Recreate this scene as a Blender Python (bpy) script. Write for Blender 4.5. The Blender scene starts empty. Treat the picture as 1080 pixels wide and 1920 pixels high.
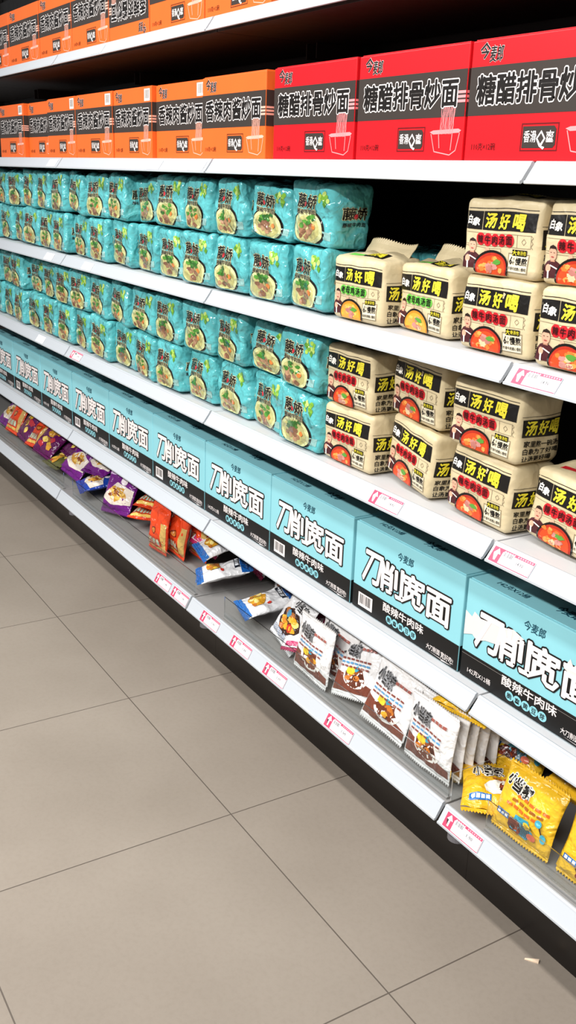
import bpy, bmesh, math, random
from mathutils import Vector, Matrix, noise

SC = bpy.context.scene
COL = SC.collection
random.seed(7)

# ------------------------------------------------------------------ camera
cam_d = bpy.data.cameras.new('camera')
cam = bpy.data.objects.new('camera', cam_d)
COL.objects.link(cam)
YAW, PITCH, ROLL = -1.01270832, -0.3284713, 0.03393679
fw = Vector((math.sin(YAW) * math.cos(PITCH), math.cos(YAW) * math.cos(PITCH), math.sin(PITCH)))
rt = Vector((math.cos(YAW), -math.sin(YAW), 0))
up = rt.cross(fw)
rt2 = rt * math.cos(ROLL) + up * math.sin(ROLL)
up2 = -rt * math.sin(ROLL) + up * math.cos(ROLL)
cam.matrix_world = Matrix(((rt2.x, up2.x, -fw.x, 2.87835), (rt2.y, up2.y, -fw.y, -0.92162),
                           (rt2.z, up2.z, -fw.z, 1.38771), (0, 0, 0, 1)))
cam_d.sensor_fit = 'VERTICAL'
cam_d.sensor_height = 24.0
cam_d.lens = 1846.15 / 1920 * 24.0
cam_d.clip_start = 0.05
SC.camera = cam

# ------------------------------------------------------------------ world, lamps, exposure
SC.view_settings.view_transform = 'Standard'
SC.view_settings.look = 'None'
SC.view_settings.gamma = 1.0
SC.view_settings.exposure = 0.0
SC.view_settings.use_curve_mapping = False
wd = bpy.data.worlds.new('store_ambient')
SC.world = wd
wd.use_nodes = True
wd.node_tree.nodes['Background'].inputs[0].default_value = (0.95, 0.97, 1.0, 1)
wd.node_tree.nodes['Background'].inputs[1].default_value = 0.24


def strip_lamp(name, x, y, z, lx, ly, power, tilt=0.0):
    d = bpy.data.lights.new(name, 'AREA')
    d.shape = 'RECTANGLE'
    d.size, d.size_y = lx, ly
    d.energy = power
    d.color = (1.0, 0.985, 0.96)
    o = bpy.data.objects.new(name, d)
    o.location = (x, y, z)
    o.rotation_euler = (tilt, 0, 0)
    COL.objects.link(o)
    return o


strip_lamp('ceiling_lamp_row', 1.5, -0.75, 2.95, 5.4, 0.16, 92)
strip_lamp('ceiling_lamp_row', 1.5, -2.6, 2.95, 5.6, 0.16, 215, math.radians(25))


# ------------------------------------------------------------------ materials
def lin(h):
    h = h.lstrip('#')
    v = [int(h[i:i + 2], 16) / 255 for i in (0, 2, 4)]
    return tuple((c / 12.92 if c <= 0.04045 else ((c + 0.055) / 1.055) ** 2.4) for c in v) + (1,)


_mats = {}


def nodes_of(name):
    m = bpy.data.materials.new(name)
    m.use_nodes = True
    nt = m.node_tree
    return m, nt, nt.nodes, nt.links, nt.nodes['Principled BSDF']


def card(hexc, rough=0.5):
    """printed cardboard: slight mottling and fibre bump"""
    k = ('card', hexc, rough)
    if k in _mats:
        return _mats[k]
    m, nt, N, L, b = nodes_of('card_' + hexc)
    tc = N.new('ShaderNodeTexCoord')
    nz = N.new('ShaderNodeTexNoise')
    nz.inputs['Scale'].default_value = 9
    nz.inputs['Detail'].default_value = 5
    L.new(tc.outputs['Object'], nz.inputs['Vector'])
    mx = N.new('ShaderNodeMix')
    mx.data_type = 'RGBA'
    c = lin(hexc)
    mx.inputs['A'].default_value = tuple(v * 0.93 for v in c[:3]) + (1,)
    mx.inputs['B'].default_value = tuple(min(1, v * 1.05) for v in c[:3]) + (1,)
    L.new(nz.outputs['Fac'], mx.inputs['Factor'])
    L.new(mx.outputs['Result'], b.inputs['Base Color'])
    b.inputs['Roughness'].default_value = rough
    b.inputs['Specular IOR Level'].default_value = 0.3
    bp = N.new('ShaderNodeBump')
    bp.inputs['Strength'].default_value = 0.12
    bp.inputs['Distance'].default_value = 0.002
    L.new(nz.outputs['Fac'], bp.inputs['Height'])
    L.new(bp.outputs['Normal'], b.inputs['Normal'])
    _mats[k] = m
    return m


def film(hexc, rough=0.28, strength=0.55, scale=22.0, coat=0.3, dist=0.012):
    """plastic wrapper with crumpled creases"""
    k = ('film', hexc, rough, strength, scale)
    if k in _mats:
        return _mats[k]
    m, nt, N, L, b = nodes_of('film_' + hexc)
    tc = N.new('ShaderNodeTexCoord')
    oi = N.new('ShaderNodeObjectInfo')
    ad = N.new('ShaderNodeVectorMath')
    ad.operation = 'ADD'
    sc = N.new('ShaderNodeMath')
    sc.operation = 'MULTIPLY'
    sc.inputs[1].default_value = 7.0
    L.new(oi.outputs['Random'], sc.inputs[0])
    L.new(tc.outputs['Object'], ad.inputs[0])
    L.new(sc.outputs[0], ad.inputs[1])
    nz = N.new('ShaderNodeTexNoise')
    nz.inputs['Scale'].default_value = 14
    nz.inputs['Detail'].default_value = 3
    L.new(ad.outputs[0], nz.inputs['Vector'])
    mixv = N.new('ShaderNodeMix')
    mixv.data_type = 'RGBA'
    mixv.inputs['Factor'].default_value = 0.12
    L.new(ad.outputs[0], mixv.inputs['A'])
    L.new(nz.outputs['Color'], mixv.inputs['B'])
    v1 = N.new('ShaderNodeTexVoronoi')
    v1.inputs['Scale'].default_value = scale
    L.new(mixv.outputs['Result'], v1.inputs['Vector'])
    v2 = N.new('ShaderNodeTexVoronoi')
    v2.inputs['Scale'].default_value = scale * 2.7
    L.new(mixv.outputs['Result'], v2.inputs['Vector'])
    a1 = N.new('ShaderNodeMath')
    a1.operation = 'MULTIPLY_ADD'
    a1.inputs[1].default_value = 0.30
    L.new(v2.outputs['Distance'], a1.inputs[0])
    L.new(v1.outputs['Distance'], a1.inputs[2])
    mp = N.new('ShaderNodeMapping')
    mp.inputs['Scale'].default_value = (1.0, 1.0, 0.45)
    L.new(mixv.outputs['Result'], mp.inputs['Vector'])
    rg = N.new('ShaderNodeTexNoise')
    rg.noise_type = 'RIDGED_MULTIFRACTAL'
    rg.inputs['Scale'].default_value = scale * 0.8
    rg.inputs['Detail'].default_value = 2
    L.new(mp.outputs[0], rg.inputs['Vector'])
    a2 = N.new('ShaderNodeMath')
    a2.operation = 'MULTIPLY_ADD'
    a2.inputs[1].default_value = 0.22
    L.new(rg.outputs['Fac'], a2.inputs[0])
    L.new(a1.outputs[0], a2.inputs[2])
    bp = N.new('ShaderNodeBump')
    bp.inputs['Strength'].default_value = strength
    bp.inputs['Distance'].default_value = dist
    L.new(a2.outputs[0], bp.inputs['Height'])
    L.new(bp.outputs['Normal'], b.inputs['Normal'])
    b.inputs['Base Color'].default_value = lin(hexc)
    b.inputs['Roughness'].default_value = rough
    b.inputs['Coat Weight'].default_value = coat
    b.inputs['Specular IOR Level'].default_value = 0.35
    b.inputs['Coat Roughness'].default_value = 0.15
    L.new(bp.outputs['Normal'], b.inputs['Coat Normal'])
    _mats[k] = m
    return m


def plain(name, hexc, rough=0.5, metallic=0.0, spec=0.5):
    k = ('plain', name)
    if k in _mats:
        return _mats[k]
    m, nt, N, L, b = nodes_of(name)
    tc = N.new('ShaderNodeTexCoord')
    nz = N.new('ShaderNodeTexNoise')
    nz.inputs['Scale'].default_value = 30
    L.new(tc.outputs['Object'], nz.inputs['Vector'])
    mr = N.new('ShaderNodeMapRange')
    mr.inputs['To Min'].default_value = max(0.02, rough - 0.05)
    mr.inputs['To Max'].default_value = rough + 0.05
    L.new(nz.outputs['Fac'], mr.inputs['Value'])
    L.new(mr.outputs['Result'], b.inputs['Roughness'])
    b.inputs['Base Color'].default_value = lin(hexc)
    b.inputs['Metallic'].default_value = metallic
    b.inputs['Specular IOR Level'].default_value = spec
    _mats[k] = m
    return m


def acrylic(name, clear=0.9, tint=(0.97, 0.98, 0.98, 1), rough=0.06):
    k = ('acr', name)
    if k in _mats:
        return _mats[k]
    m, nt, N, L, b = nodes_of(name)
    N.remove(b)
    out = [n for n in N if n.type == 'OUTPUT_MATERIAL'][0]
    tr = N.new('ShaderNodeBsdfTransparent')
    tr.inputs[0].default_value = tint
    gl = N.new('ShaderNodeBsdfGlossy')
    gl.inputs['Color'].default_value = (0.9, 0.92, 0.92, 1)
    gl.inputs['Roughness'].default_value = rough
    fr = N.new('ShaderNodeFresnel')
    fr.inputs['IOR'].default_value = 1.4
    mt = N.new('ShaderNodeMath')
    mt.operation = 'MULTIPLY_ADD'
    mt.use_clamp = True
    mt.inputs[1].default_value = 0.6
    mt.inputs[2].default_value = 1 - clear
    gm = N.new('ShaderNodeNewGeometry')
    inv = N.new('ShaderNodeMath')
    inv.operation = 'SUBTRACT'
    inv.inputs[0].default_value = 1.0
    L.new(gm.outputs['Backfacing'], inv.inputs[1])
    ml = N.new('ShaderNodeMath')
    ml.operation = 'MULTIPLY'
    L.new(fr.outputs[0], ml.inputs[0])
    L.new(inv.outputs[0], ml.inputs[1])
    L.new(ml.outputs[0], mt.inputs[0])
    mx = N.new('ShaderNodeMixShader')
    L.new(mt.outputs[0], mx.inputs[0])
    L.new(tr.outputs[0], mx.inputs[1])
    L.new(gl.outputs[0], mx.inputs[2])
    L.new(mx.outputs[0], out.inputs[0])
    _mats[k] = m
    return m


def floor_material():
    m, nt, N, L, b = nodes_of('floor_tiles')
    tc = N.new('ShaderNodeTexCoord')
    br = N.new('ShaderNodeTexBrick')
    br.offset = 0.0
    br.squash = 1.0
    br.inputs['Scale'].default_value = 1.0
    br.inputs['Brick Width'].default_value = 0.6
    br.inputs['Row Height'].default_value = 0.6
    br.inputs['Mortar Size'].default_value = 0.0016
    br.inputs['Mortar Smooth'].default_value = 0.3
    br.inputs['Color1'].default_value = (1, 1, 1, 1)
    br.inputs['Color2'].default_value = (0.96, 0.96, 0.96, 1)
    L.new(tc.outputs['Object'], br.inputs['Vector'])
    n1 = N.new('ShaderNodeTexNoise')
    n1.inputs['Scale'].default_value = 2.2
    n1.inputs['Detail'].default_value = 6
    L.new(tc.outputs['Object'], n1.inputs['Vector'])
    n2 = N.new('ShaderNodeTexNoise')
    n2.inputs['Scale'].default_value = 90
    n2.inputs['Detail'].default_value = 6
    n2.inputs['Roughness'].default_value = 0.7
    L.new(tc.outputs['Object'], n2.inputs['Vector'])
    r1 = N.new('ShaderNodeValToRGB')
    r1.color_ramp.elements[0].position = 0.3
    r1.color_ramp.elements[0].color = lin('#8b8074')
    r1.color_ramp.elements[1].position = 0.72
    r1.color_ramp.elements[1].color = lin('#988d81')
    L.new(n1.outputs['Fac'], r1.inputs[0])
    r2 = N.new('ShaderNodeValToRGB')
    r2.color_ramp.elements[0].position = 0.3
    r2.color_ramp.elements[0].color = (0.93, 0.925, 0.92, 1)
    r2.color_ramp.elements[1].position = 0.55
    r2.color_ramp.elements[1].color = (1, 1, 1, 1)
    L.new(n2.outputs['Fac'], r2.inputs[0])
    m1 = N.new('ShaderNodeMix')
    m1.data_type = 'RGBA'
    m1.blend_type = 'MULTIPLY'
    m1.inputs['Factor'].default_value = 1
    L.new(r1.outputs[0], m1.inputs['A'])
    L.new(r2.outputs[0], m1.inputs['B'])
    m2 = N.new('ShaderNodeMix')
    m2.data_type = 'RGBA'
    m2.blend_type = 'MULTIPLY'
    m2.inputs['Factor'].default_value = 1
    L.new(m1.outputs['Result'], m2.inputs['A'])
    L.new(br.outputs['Color'], m2.inputs['B'])
    m3 = N.new('ShaderNodeMix')
    m3.data_type = 'RGBA'
    L.new(br.outputs['Fac'], m3.inputs['Factor'])
    L.new(m2.outputs['Result'], m3.inputs['A'])
    m3.inputs['B'].default_value = lin('#5a5047')
    L.new(m3.outputs['Result'], b.inputs['Base Color'])
    b.inputs['Roughness'].default_value = 0.55
    bp = N.new('ShaderNodeBump')
    bp.inputs['Strength'].default_value = 0.3
    bp.inputs['Distance'].default_value = 0.001
    bp.invert = True
    L.new(br.outputs['Fac'], bp.inputs['Height'])
    L.new(bp.outputs['Normal'], b.inputs['Normal'])
    return m


def deck_material(hexc):
    k = ('deck', hexc)
    if k in _mats:
        return _mats[k]
    m = plain('painted_deck_' + hexc, hexc, 0.42)
    _mats[k] = m
    return m


WHITE_METAL = plain('white_powder_coat', '#c2c7cd', 0.35)
BLACK_METAL = plain('black_powder_coat', '#14110f', 0.5, spec=0.3)
BROWN_METAL_AND_SHADE = plain('brown_metal_and_shade', '#241c18', 0.55, spec=0.3)  # bracket brown; under the boards this colour stands in for shade
KICK = plain('dark_kick_plate_paint', '#15100d', 0.32, spec=0.35)


# ------------------------------------------------------------------ object helpers
def link(name, me, parent=None, loc=(0, 0, 0), rot=(0, 0, 0)):
    o = bpy.data.objects.new(name, me)
    COL.objects.link(o)
    o.location = loc
    o.rotation_euler = rot
    if parent is not None:
        o.parent = parent
    return o


def empty(name, loc=(0, 0, 0), rot=(0, 0, 0)):
    return link(name, None, None, loc, rot)


def tag(o, label=None, cat=None, group=None, kind=None):
    if label:
        o['label'] = label
    if cat:
        o['category'] = cat
    if group:
        o['group'] = group
    if kind:
        o['kind'] = kind
    return o


def copy_tree(root, loc, rot=(0, 0, 0), scale=(1, 1, 1)):
    c = root.copy()
    COL.objects.link(c)
    c.location, c.rotation_euler, c.scale = loc, rot, scale
    for ch in list(root.children):
        d = ch.copy()
        COL.objects.link(d)
        d.parent = c
        for g in list(ch.children):
            e = g.copy()
            COL.objects.link(e)
            e.parent = d
    return c


def box_mesh(name, x0, y0, z0, x1, y1, z1, mat, bev=0.0):
    bm = bmesh.new()
    v = [bm.verts.new(p) for p in ((x0, y0, z0), (x1, y0, z0), (x1, y1, z0), (x0, y1, z0),
                                   (x0, y0, z1), (x1, y0, z1), (x1, y1, z1), (x0, y1, z1))]
    for f in ((3, 2, 1, 0), (4, 5, 6, 7), (0, 1, 5, 4), (1, 2, 6, 5), (2, 3, 7, 6), (3, 0, 4, 7)):
        bm.faces.new([v[i] for i in f])
    if bev:
        bmesh.ops.bevel(bm, geom=list(bm.edges), offset=bev, segments=2, affect='EDGES', profile=0.5)
    me = bpy.data.meshes.new(name)
    bm.to_mesh(me)
    bm.free()
    me.materials.append(mat)
    return me


def extrude_profile(name, pts, x0, x1, mat):
    """closed (y, z) profile swept along x"""
    n = len(pts)
    vs = [(x0, y, z) for y, z in pts] + [(x1, y, z) for y, z in pts]
    fs = [(i, (i + 1) % n, n + (i + 1) % n, n + i) for i in range(n)]
    fs += [tuple(range(n - 1, -1, -1)), tuple(range(n, 2 * n))]
    me = bpy.data.meshes.new(name)
    me.from_pydata(vs, [], fs)
    bm = bmesh.new()
    bm.from_mesh(me)
    bmesh.ops.recalc_face_normals(bm, faces=bm.faces)
    bm.to_mesh(me)
    bm.free()
    me.materials.append(mat)
    return me


# ------------------------------------------------------------------ flat print elements -> (points, faces)
_txt = {}


def raw_text(s, bold, shear):
    k = (s, round(bold, 4), shear)
    if k in _txt:
        return _txt[k]
    c = bpy.data.curves.new('lettering', 'FONT')
    c.body = s
    c.size = 1.0
    c.offset = bold
    c.shear = shear
    c.resolution_u = 1
    o = bpy.data.objects.new('lettering', c)
    COL.objects.link(o)
    dg = bpy.context.evaluated_depsgraph_get()
    dg.update()
    me = bpy.data.meshes.new_from_object(o.evaluated_get(dg))
    p = [(v.co.x, v.co.y) for v in me.vertices]
    f = [tuple(q.vertices) for q in me.polygons]
    bpy.data.objects.remove(o)
    bpy.data.curves.remove(c)
    bpy.data.meshes.remove(me)
    _txt[k] = (p, f)
    return p, f


def txt(s, x0, y0, x1, y1, bold=0.0, grow=0.0, shear=0.0, rot=0.0):
    """lettering fitted to a box; bold thickens every stroke, grow > 0 gives the fattened copy that makes its outline"""
    p, f = raw_text(s, 0.0, shear)
    xs = [a for a, b in p]
    ys = [b for a, b in p]
    ax, bx, ay, by = min(xs), max(xs), min(ys), max(ys)
    g = bold + grow
    lev = [0] * len(p)
    if g:
        p, f = list(p), list(f)
        lev = [0] * len(p)
        cnt = {}
        for q in f:
            for a, b in zip(q, q[1:] + q[:1]):
                k = (min(a, b), max(a, b))
                cnt[k] = cnt.get(k, 0) + 1
        for (a, b), c in cnt.items():
            if c != 1:
                continue
            (xa, ya), (xb, yb) = p[a], p[b]
            L = math.hypot(xb - xa, yb - ya)
            if L < 1e-5:
                continue
            dx, dy = (xb - xa) / L * g, (yb - ya) / L * g
            k = len(p)
            p += [(xa - dx * 0.25 + dy, ya - dy * 0.25 - dx), (xb + dx * 0.25 + dy, yb + dy * 0.25 - dx), (xb + dx * 0.85 + dy * 0.4, yb + dy * 0.85 - dx * 0.4),
                  (xb + dx * 0.85 - dy * 0.4, yb + dy * 0.85 + dx * 0.4), (xb + dx * 0.25 - dy, yb + dy * 0.25 + dx), (xa - dx * 0.25 - dy, ya - dy * 0.25 + dx),
                  (xa - dx * 0.85 - dy * 0.4, ya - dy * 0.85 + dx * 0.4), (xa - dx * 0.85 + dy * 0.4, ya - dy * 0.85 - dx * 0.4)]
            f.append(tuple(range(k, k + 8)))
            lv = 1 + len(f) % 13
            lev += [lv] * 8
    sx, sy = (x1 - x0) / (bx - ax), (y1 - y0) / (by - ay)
    q = [(x0 + (a - ax) * sx, y0 + (b - ay) * sy) for a, b in p]
    if rot:
        cx, cy = (x0 + x1) / 2, (y0 + y1) / 2
        cr, sr = math.cos(rot), math.sin(rot)
        q = [(cx + (a - cx) * cr - (b - cy) * sr, cy + (a - cx) * sr + (b - cy) * cr) for a, b in q]
    # neighbouring stroke pieces sit a hair apart so that they never share a plane
    return [(a, b, l) for (a, b), l in zip(q, lev)], f


def rect(x0, y0, x1, y1):
    return [(x0, y0), (x1, y0), (x1, y1), (x0, y1)], [(0, 1, 2, 3)]


def poly(pts):
    bm = bmesh.new()
    vs = [bm.verts.new((a, b, 0)) for a, b in pts]
    fc = bm.faces.new(vs)
    bmesh.ops.triangulate(bm, faces=[fc])
    bm.verts.index_update()
    fs = [tuple(v.index for v in q.verts) for q in bm.faces]
    ps = [(v.co.x, v.co.y) for v in bm.verts]
    bm.free()
    return ps, fs


def ell(cx, cy, rx, ry, n=28, a0=0.0, a1=2 * math.pi):
    full = abs(a1 - a0 - 2 * math.pi) < 1e-6
    k = n if full else n + 1
    pts = [(cx + rx * math.cos(a0 + (a1 - a0) * i / n), cy + ry * math.sin(a0 + (a1 - a0) * i / n)) for i in range(k)]
    ps = [(cx, cy)] + pts
    fs = [(0, i + 1, (i + 1) % k + 1) for i in range(k if full else k - 1)]
    return ps, fs


def frame(x0, y0, x1, y1, t):
    ps, fs = [], []
    for r in ((x0, y0, x1, y0 + t), (x0, y1 - t, x1, y1), (x0, y0 + t, x0 + t, y1 - t), (x1 - t, y0 + t, x1, y1 - t)):
        p, f = rect(*r)
        k = len(ps)
        ps += p
        fs += [tuple(i + k for i in q) for q in f]
    return ps, fs


def stroke(pts, t):
    ps, fs = [], []
    for (a, b), (c, d) in zip(pts, pts[1:]):
        L = math.hypot(c - a, d - b) or 1e-6
        nx, ny = -(d - b) / L * t / 2, (c - a) / L * t / 2
        k = len(ps)
        ps += [(a + nx, b + ny), (a - nx, b - ny), (c - nx, d - ny), (c + nx, d + ny)]
        fs.append((k, k + 1, k + 2, k + 3))
    return ps, fs


def join2(*els):
    ps, fs = [], []
    for p, f in els:
        k = len(ps)
        ps += p
        fs += [tuple(i + k for i in q) for q in f]
    return ps, fs


def blob(cx, cy, rx, ry, rnd, n=12, jag=0.25):
    return poly([(cx + rx * math.cos(2 * math.pi * i / n) * (1 + rnd.uniform(-jag, jag)),
                  cy + ry * math.sin(2 * math.pi * i / n) * (1 + rnd.uniform(-jag, jag))) for i in range(n)])


def refine(ps, fs, step, clip=None):
    bm = bmesh.new()
    vs = [bm.verts.new((q[0], q[1], q[2] if len(q) > 2 else 0)) for q in ps]
    for f in fs:
        try:
            bm.faces.new([vs[i] for i in f])
        except ValueError:
            pass
    bmesh.ops.triangulate(bm, faces=[f for f in bm.faces if len(f.verts) > 4])
    if clip:
        for co, no in (((clip[0], 0, 0), (-1, 0, 0)), ((clip[2], 0, 0), (1, 0, 0)),
                       ((0, clip[1], 0), (0, -1, 0)), ((0, clip[3], 0), (0, 1, 0))):
            bmesh.ops.bisect_plane(bm, geom=list(bm.verts) + list(bm.edges) + list(bm.faces),
                                   plane_co=co, plane_no=no, clear_outer=True)
    if step and bm.verts:
        for ax in (0, 1):
            lo = min(v.co[ax] for v in bm.verts)
            hi = max(v.co[ax] for v in bm.verts)
            for i in range(math.ceil(lo / step), math.floor(hi / step) + 1):
                co, no = [0, 0, 0], [0, 0, 0]
                co[ax], no[ax] = i * step, 1
                bmesh.ops.bisect_plane(bm, geom=list(bm.verts) + list(bm.edges) + list(bm.faces), plane_co=co, plane_no=no)
    bm.verts.index_update()
    p = [(v.co.x, v.co.y, v.co.z) for v in bm.verts]
    f = [tuple(v.index for v in q.verts) for q in bm.faces]
    bm.free()
    return p, f


class Builder:
    """collects the body and the print on it into one mesh"""

    def __init__(self):
        self.v, self.f, self.m, self.s, self.mats = [], [], [], [], []

    def mi(self, mat):
        if mat not in self.mats:
            self.mats.append(mat)
        return self.mats.index(mat)

    def add(self, vs, fs, mat, smooth=False):
        k, i = len(self.v), self.mi(mat)
        self.v += [tuple(p) for p in vs]
        for f in fs:
            self.f.append(tuple(a + k for a in f))
            self.m.append(i)
            self.s.append(smooth)

    def ink(self, el, mat, fn, eps, step=None, clip=None, smooth=False):
        ps, fs = el
        if step or clip:
            ps, fs = refine(ps, fs, step, clip)
        out = [fn(q[0], q[1], eps + (q[2] if len(q) > 2 else 0) * 1.4e-5) for q in ps]
        if not fs:
            return
        # keep every print face turned outwards
        good = []
        for f in fs:
            a, b, c = (ps[i] for i in f[:3])
            if (b[0] - a[0]) * (c[1] - a[1]) - (b[1] - a[1]) * (c[0] - a[0]) < 0:
                f = tuple(reversed(f))
            good.append(f)
        self.add(out, good, mat, smooth)

    def mesh(self, name):
        me = bpy.data.meshes.new(name)
        me.from_pydata(self.v, [], self.f)
        for m in self.mats:
            me.materials.append(m)
        me.polygons.foreach_set('material_index', self.m)
        me.polygons.foreach_set('use_smooth', self.s)
        me.update()
        return me


# ------------------------------------------------------------------ cartons
def carton_body(b, W, D, H, side, band=None):
    """closed carton with softened edges, origin at bottom centre; band = (z0, z1, material) runs round front and sides"""
    me = box_mesh('tmp', -W / 2, -D / 2, 0, W / 2, D / 2, H, side, 0.0022)
    b.add([v.co for v in me.vertices], [tuple(p.vertices) for p in me.polygons], side)
    bpy.data.meshes.remove(me)


def front_fn(W, D):
    return lambda u, v, e: (u - W / 2, -D / 2 - e, v)


def side_fn(W, D):
    return lambda u, v, e: (W / 2 + e, u - D / 2, v)


def top_fn(W, D, H):
    return lambda u, v, e: (u - W / 2, v - D / 2, H + e)


def barcode(b, fn, x0, y0, x1, y1, e, white, black, seed=1, vertical=False, step=None):
    b.ink(rect(x0, y0, x1, y1), white, fn, e, step)
    r = random.Random(seed)
    if vertical:
        x = x0 + (x1 - x0) * 0.12
        while x < x1 - (x1 - x0) * 0.14:
            w = r.choice((1, 1, 2, 3)) * (x1 - x0) / 60
            b.ink(rect(x, y0 + (y1 - y0) * 0.14, x + w, y1 - (y1 - y0) * 0.12), black, fn, e + 0.0002, step)
            x += w + r.choice((1, 2)) * (x1 - x0) / 50
    else:
        x = x0 + (x1 - x0) * 0.12
        while x < x1 - (x1 - x0) * 0.14:
            w = r.choice((1, 1, 2, 3)) * (x1 - x0) / 60
            b.ink(rect(x, y0 + (y1 - y0) * 0.2, x + w, y1 - (y1 - y0) * 0.1), black, fn, e + 0.0002, step)
            x += w + r.choice((1, 2)) * (x1 - x0) / 50


def fried_carton(name, base, dark_line, title, with_code):
    W, D, H = 0.33, 0.36, 0.196
    b = Builder()
    body = card(base, 0.42)
    carton_body(b, W, D, H, body)
    F, S = front_fn(W, D), side_fn(W, D)
    band, white, ink = card('#3b3430', 0.42), card('#f6efec', 0.45), card('#171210', 0.45)
    line, pale = card(dark_line, 0.45), card('#ffb9a4' if base != '#d9141f' else '#ff9a9c', 0.45)
    E = 0.0004
    b.ink(rect(0.001, 0.075, W - 0.001, 0.154), band, F, E)
    b.ink(rect(0.001, 0.075, D - 0.001, 0.154), band, S, E)
    b.ink(rect(0.05, 0.02, 0.11, 0.07), white, S, E)
    # maker's name
    b.ink(txt('今', 0.022, 0.166, 0.046, 0.191, 0.02, 0.022, 0.15), white, F, E)
    b.ink(txt('麦郎', 0.046, 0.160, 0.079, 0.185, 0.015, 0.022, 0.15), white, F, E)
    b.ink(txt('今', 0.022, 0.166, 0.046, 0.191, 0.02, 0, 0.15), ink, F, E * 2)
    b.ink(txt('麦郎', 0.046, 0.160, 0.079, 0.185, 0.015, 0, 0.15), ink, F, E * 2)
    # title: black letters with a white rim
    b.ink(txt(title, 0.022, 0.093, 0.307, 0.140, 0.028, 0.040), white, F, E * 2)
    b.ink(txt(title, 0.022, 0.093, 0.307, 0.140, 0.028), ink, F, E * 3)
    # badge
    b.ink(frame(0.138, 0.016, 0.222, 0.060, 0.0022), line, F, E)
    b.ink(poly([(0.142, 0.021), (0.212, 0.021), (0.217, 0.026), (0.217, 0.050), (0.212, 0.055), (0.142, 0.055)]), band, F, E * 1.5)
    b.ink(txt('香滑', 0.146, 0.030, 0.174, 0.048, 0.010), white, F, E * 2.5)
    b.ink(txt('Q', 0.1745, 0.019, 0.195, 0.048, 0.012), white, F, E * 2.5)
    b.ink(txt('爽', 0.196, 0.030, 0.2135, 0.048, 0.006), white, F, E * 2.5)
    # weight
    b.ink(txt('110克×12碗', 0.018, 0.018, 0.078, 0.030, 0.01), line, F, E)
    # noodles lifted out of a bowl, drawn in pale lines
    r = random.Random(3)
    for i in range(13):
        x = 0.268 + i * 0.0030
        pts = [(x + r.uniform(-0.0012, 0.0012) - 0.003 * (1 - k / 6), 0.046 + k * 0.0077) for k in range(7)]
        b.ink(stroke(pts, 0.0012), pale, F, E * 1.5)
    b.ink(poly([(0.236, 0.050), (0.246, 0.046), (0.318, 0.048), (0.324, 0.052), (0.316, 0.055), (0.246, 0.053)]), pale, F, E)
    for pts in ([(0.240, 0.047), (0.252, 0.016), (0.296, 0.010), (0.312, 0.018), (0.320, 0.048)], [(0.262, 0.046), (0.266, 0.022)], [(0.300, 0.047), (0.298, 0.018)]):
        b.ink(stroke(pts, 0.0018), pale, F, E)
    for k in range(3):
        b.ink(rect(0.307, 0.099 + k * 0.0075, W - 0.001, 0.1035 + k * 0.0075), pale, F, E * 1.5)
        b.ink(rect(0.001, 0.099 + k * 0.0075, 0.03, 0.1035 + k * 0.0075), pale, S, E * 1.5)
    if with_code:
        barcode(b, F, 0.272, 0.158, 0.318, 0.191, E, white, card('#8a8078', 0.5), 5)
    root = link(name, b.mesh(name))
    flaps(root, W, D, H, body)
    return root


def flaps(root, W, D, H, mat):
    tape = plain('packing_tape', '#c9a877', 0.25)
    tp = box_mesh('packing_tape', -W / 2, -0.022, H + 0.0024, W / 2, 0.022, H + 0.0028, tape)
    b = Builder()
    b.add([v.co for v in tp.vertices], [tuple(p.vertices) for p in tp.polygons], tape)
    bpy.data.meshes.remove(tp)
    for sx in (-1, 1):
        x = sx * (W / 2 + 0.0006)
        b.add([(x, -0.022, H - 0.05), (x, 0.022, H - 0.05), (x, 0.022, H + 0.0028), (x, -0.022, H + 0.0028)], [(0, 1, 2, 3)], tape)
    link('packing_tape', b.mesh('packing_tape'), root)
    for y0, y1 in ((-D / 2 + 0.004, -0.0015), (0.0015, D / 2 - 0.004)):
        link('flap', box_mesh('flap', -W / 2 + 0.004, y0, H, W / 2 - 0.004, y1, H + 0.0022, mat, 0.0006), root)


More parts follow.
